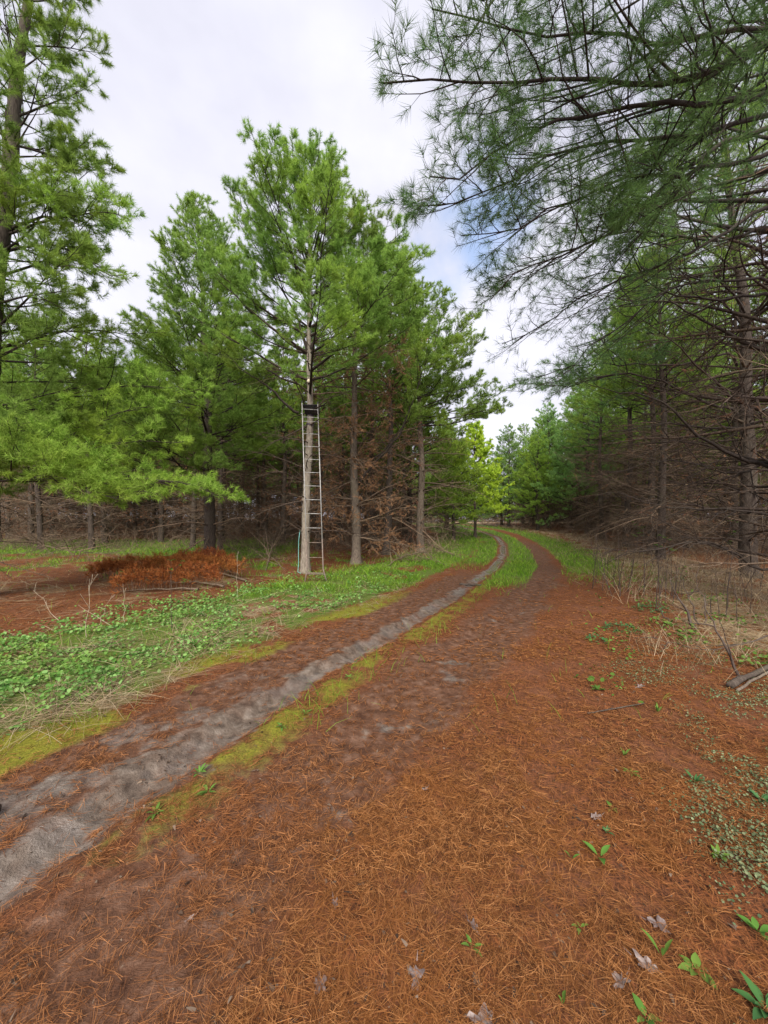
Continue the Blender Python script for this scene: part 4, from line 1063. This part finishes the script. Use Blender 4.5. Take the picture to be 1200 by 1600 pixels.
# ------------------------------------------------------------------ weeds and fallen leaves near the camera
def weed(label, u, v, n, ln, w, el, seed, m='weed', name='weed'):
    rng = np.random.default_rng(seed); g = Bag(); p = G(u, v); ln *= .88; w *= .72
    for i in range(n):
        a = TAU * i / n + rng.normal(0, .35); e = el + rng.normal(0, .18); l = ln * rng.uniform(.6, 1.15)
        d = np.array([math.cos(a) * math.cos(e), math.sin(a) * math.cos(e), math.sin(e)])
        st = d * l * .25; leaf_blade(g, np.array([0, 0, .004]) + st * .6, d, l, w * l / ln * rng.uniform(.8, 1.15), droop=.3)
    o = obj(name, g.mesh(name, M[m])); o.location = p; tag(o, label, 'weed'); return o
WD = [('weed with three broad upright leaves on the needles', 937, 1343, 3, .115, .042, .8, 'weed'),
      ('single narrow green leaf beside the broad-leaved weed', 893, 1345, 2, .085, .026, 1.0, 'weed'),
      ('dark green tuft of a weed in the creeping ground cover', 1085, 1228, 11, .10, .026, .85, 'weed_dark'),
      ('small pale rosette above the dark green tuft', 986, 1212, 7, .07, .030, .45, 'weed'),
      ('small upright weed just beyond the pale rosette', 975, 1185, 5, .08, .022, 1.0, 'weed'),
      ('small flat weed below the pale rosette', 955, 1268, 5, .055, .024, .35, 'weed'),
      ('grey-green weed seedling next to a dead leaf', 948, 1305, 6, .05, .022, .5, 'weed_dark'),
      ('round-leaved weed close to the bottom edge', 1088, 1522, 6, .065, .042, .5, 'weed'),
      ('round-leaved weed at the border of the creeping ground cover', 1183, 1462, 6, .085, .05, .55, 'weed'),
      ('dense dark weed clump in the bottom corner', 1196, 1585, 13, .11, .04, .7, 'weed_dark'),
      ('bright little weed in the middle of the needles', 737, 1478, 5, .06, .024, .7, 'weed'),
      ('leafy weed between the wet rut and the red needles', 325, 1243, 9, .085, .026, .5, 'weed'),
      ('leafy weed behind its twin at the edge of the wet rut', 312, 1218, 8, .075, .024, .6, 'weed'),
      ('leafy weed on the bank of the wet rut, nearest the camera', 243, 1280, 8, .075, .024, .5, 'weed'),
      ('weed sprouting at the very bottom of the view', 1008, 1592, 6, .06, .035, .5, 'weed'),
      ('one upright leaf near a lobed dead leaf', 880, 1570, 2, .07, .025, 1.1, 'weed'),
      ('soft green weed inside the tiny creeping leaves', 1122, 1345, 10, .08, .03, .7, 'weed'),
      ('dark weed at the border beyond the round-leaved one', 1190, 1262, 10, .09, .032, .7, 'weed_dark'),
      ('yellowish weed tuft above the dark twig', 1028, 1118, 8, .12, .02, 1.0, 'weed'),
      ('bright weed clump beyond the dark twig', 935, 1082, 9, .10, .04, .5, 'weed'),
      ('small weed left of a dark patch in the needles', 905, 1450, 4, .04, .02, .5, 'weed'),
      ('tall narrow weed between the two lobed dead leaves', 1035, 1500, 3, .11, .024, 1.1, 'weed'),
      ('low weed on the mossy strip between the ruts', 478, 1118, 8, .07, .024, .5, 'weed'),
      ('second low weed on the mossy strip, farther along', 545, 1062, 8, .08, .026, .5, 'weed'),
      ('third low weed on the mossy strip, smallest', 440, 1140, 7, .06, .022, .5, 'weed')]
for i, (lab, u, v, n, ln, w, el, m) in enumerate(WD): weed(lab, u, v, n, ln, w, el, 800 + i, m)
def low_shrub(label, u, v, R_, n, seed):
    rng = np.random.default_rng(seed); g = Bag()
    for i in range(n):
        a = rng.uniform(0, TAU); r = R_ * math.sqrt(rng.uniform()); h = rng.uniform(.02, .16) * (1.1 - r / R_)
        e = rng.uniform(0, .8); d = (math.cos(a + rng.normal(0, 1)) * math.cos(e), math.sin(a + rng.normal(0, 1)) * math.cos(e), math.sin(e))
        leaf_blade(g, np.array([r * math.cos(a), r * math.sin(a), h]), d, rng.uniform(.04, .075), .026, droop=.35)
    o = obj('low_plant', g.mesh('low_plant', M['weed_dark'])); o.location = G(u, v); tag(o, label, 'plant')
low_shrub('dark evergreen clump on the track side of the brush', 970, 985, .26, 120, 31)
low_shrub('dark evergreen clump under the leaning bare stems', 1018, 953, .32, 150, 32)
low_shrub('small dark clump between the evergreen clumps and the track', 930, 1003, .15, 40, 33)
M['deadleaf'] = plain('dry_brown_leaf', (.06, .04, .035), (.13, .09, .08), .6, 0, 45)
M['paleleaf'] = plain('pale_dry_leaf', (.10, .07, .06), (.215, .165, .145), .55, 0, 45)
def dead_leaf(label, u, v, ln, rot, seed, m, curl=.55):
    rng = np.random.default_rng(seed); n = 36; V = [[0, 0, 0]]; th = np.linspace(0, TAU, n, endpoint=False)
    lob = .66 + .2 * np.sin(th * 3 + rng.uniform(0, 6)) * rng.uniform(.4, 1) + .17 * np.sin(th * 5 + rng.uniform(0, 6)) + .1 * np.sin(th * 8 + rng.uniform(0, 6))
    for a, l in zip(th, lob):
        l *= rng.uniform(.9, 1.08); x = ln * .55 * l * math.cos(a); y = ln * .36 * l * math.sin(a)
        V.append([x, y, curl * (y * y) / ln * 2.2 + .25 * curl * x * x / ln + rng.normal(0, ln * .035)])
    i = np.arange(n); F = np.stack([0 * i, 1 + i, 1 + (i + 1) % n], 1)
    V = np.array(V); st = np.array([[ln * .5, -.002, .0], [ln * .5, .002, .0], [ln * .85, .0, .012]]) 
    g = Bag(); g.add(np.concatenate([V, V + [0, 0, -.0012]]), np.concatenate([F, F[:, ::-1] + len(V)])); g.add(st, np.array([[0, 1, 2]]))
    o = obj('dead_leaf', g.mesh('dead_leaf', M[m], True)); p = G(u, v, .011); o.location = p; o.rotation_euler = (rng.normal(0, .15), rng.normal(0, .15), rot); tag(o, label, 'dead leaf')
DL = [('dark lobed dead leaf at the bottom, on the muddy needles', 500, 1540, .085, 1.9, 'deadleaf'), ('brown dead leaf lying on the needles beside the bright little weed', 650, 1527, .085, 1.4, 'deadleaf'),
      ('pale curled dead leaf near the round-leaved weed', 970, 1537, .085, .6, 'paleleaf'), ('greyish lobed dead leaf just beyond the pale curled one', 1010, 1513, .095, 2.6, 'paleleaf'),
      ('large ragged dead leaf at the very bottom', 755, 1592, .11, .2, 'paleleaf'), ('small dark dead leaf behind the bright little weed', 740, 1447, .06, 2.2, 'deadleaf'),
      ('pale dead leaf near the grey-green seedling', 932, 1282, .075, .3, 'paleleaf'), ('brown dead leaf curled near the creeping leaves', 1030, 1450, .09, 2.8, 'deadleaf'),
      ('pinkish dead leaf on the orange needles under the brush', 1000, 1078, .10, .4, 'paleleaf'), ('tiny pale dead leaf in the middle of the track', 665, 1237, .05, .9, 'paleleaf'),
      ('small pale leaf on the red needles between the ruts', 297, 1432, .04, .5, 'paleleaf'), ('dark dead leaf beside the red muddy needles', 523, 1415, .05, 2.0, 'deadleaf')]
for i, a in enumerate(DL): dead_leaf(*a[:5], 850 + i, a[5])
# glossy black thing cut by the left edge of the photograph
M['gloss'] = plain('glossy_black_rubber', (.006, .006, .007), (.014, .014, .016), .18)
g = Bag(); P = np.array([[0, .0, .045], [.0, .04, .05], [0, .10, .05], [0, .17, .045], [0, .22, .04]])[None]
V, F = tubes(P, np.array([[.035, .048, .052, .048, .03]]), 16); g.add(V, F); g.add(np.zeros((0, 3)), np.array([list(range(16))[::-1]]) - g.n); g.add(np.zeros((0, 3)), np.array([[64 + i for i in range(16)]]) - g.n)
o = obj('black_toe', g.mesh('black_toe', M['gloss'], True)); p = G(0, 1292); o.location = (p[0] - .30, p[1] + .02, p[2]); o.rotation_euler = (0, 0, RAD(-75)); tag(o, 'glossy black rounded end poking in over the mud', 'black object')
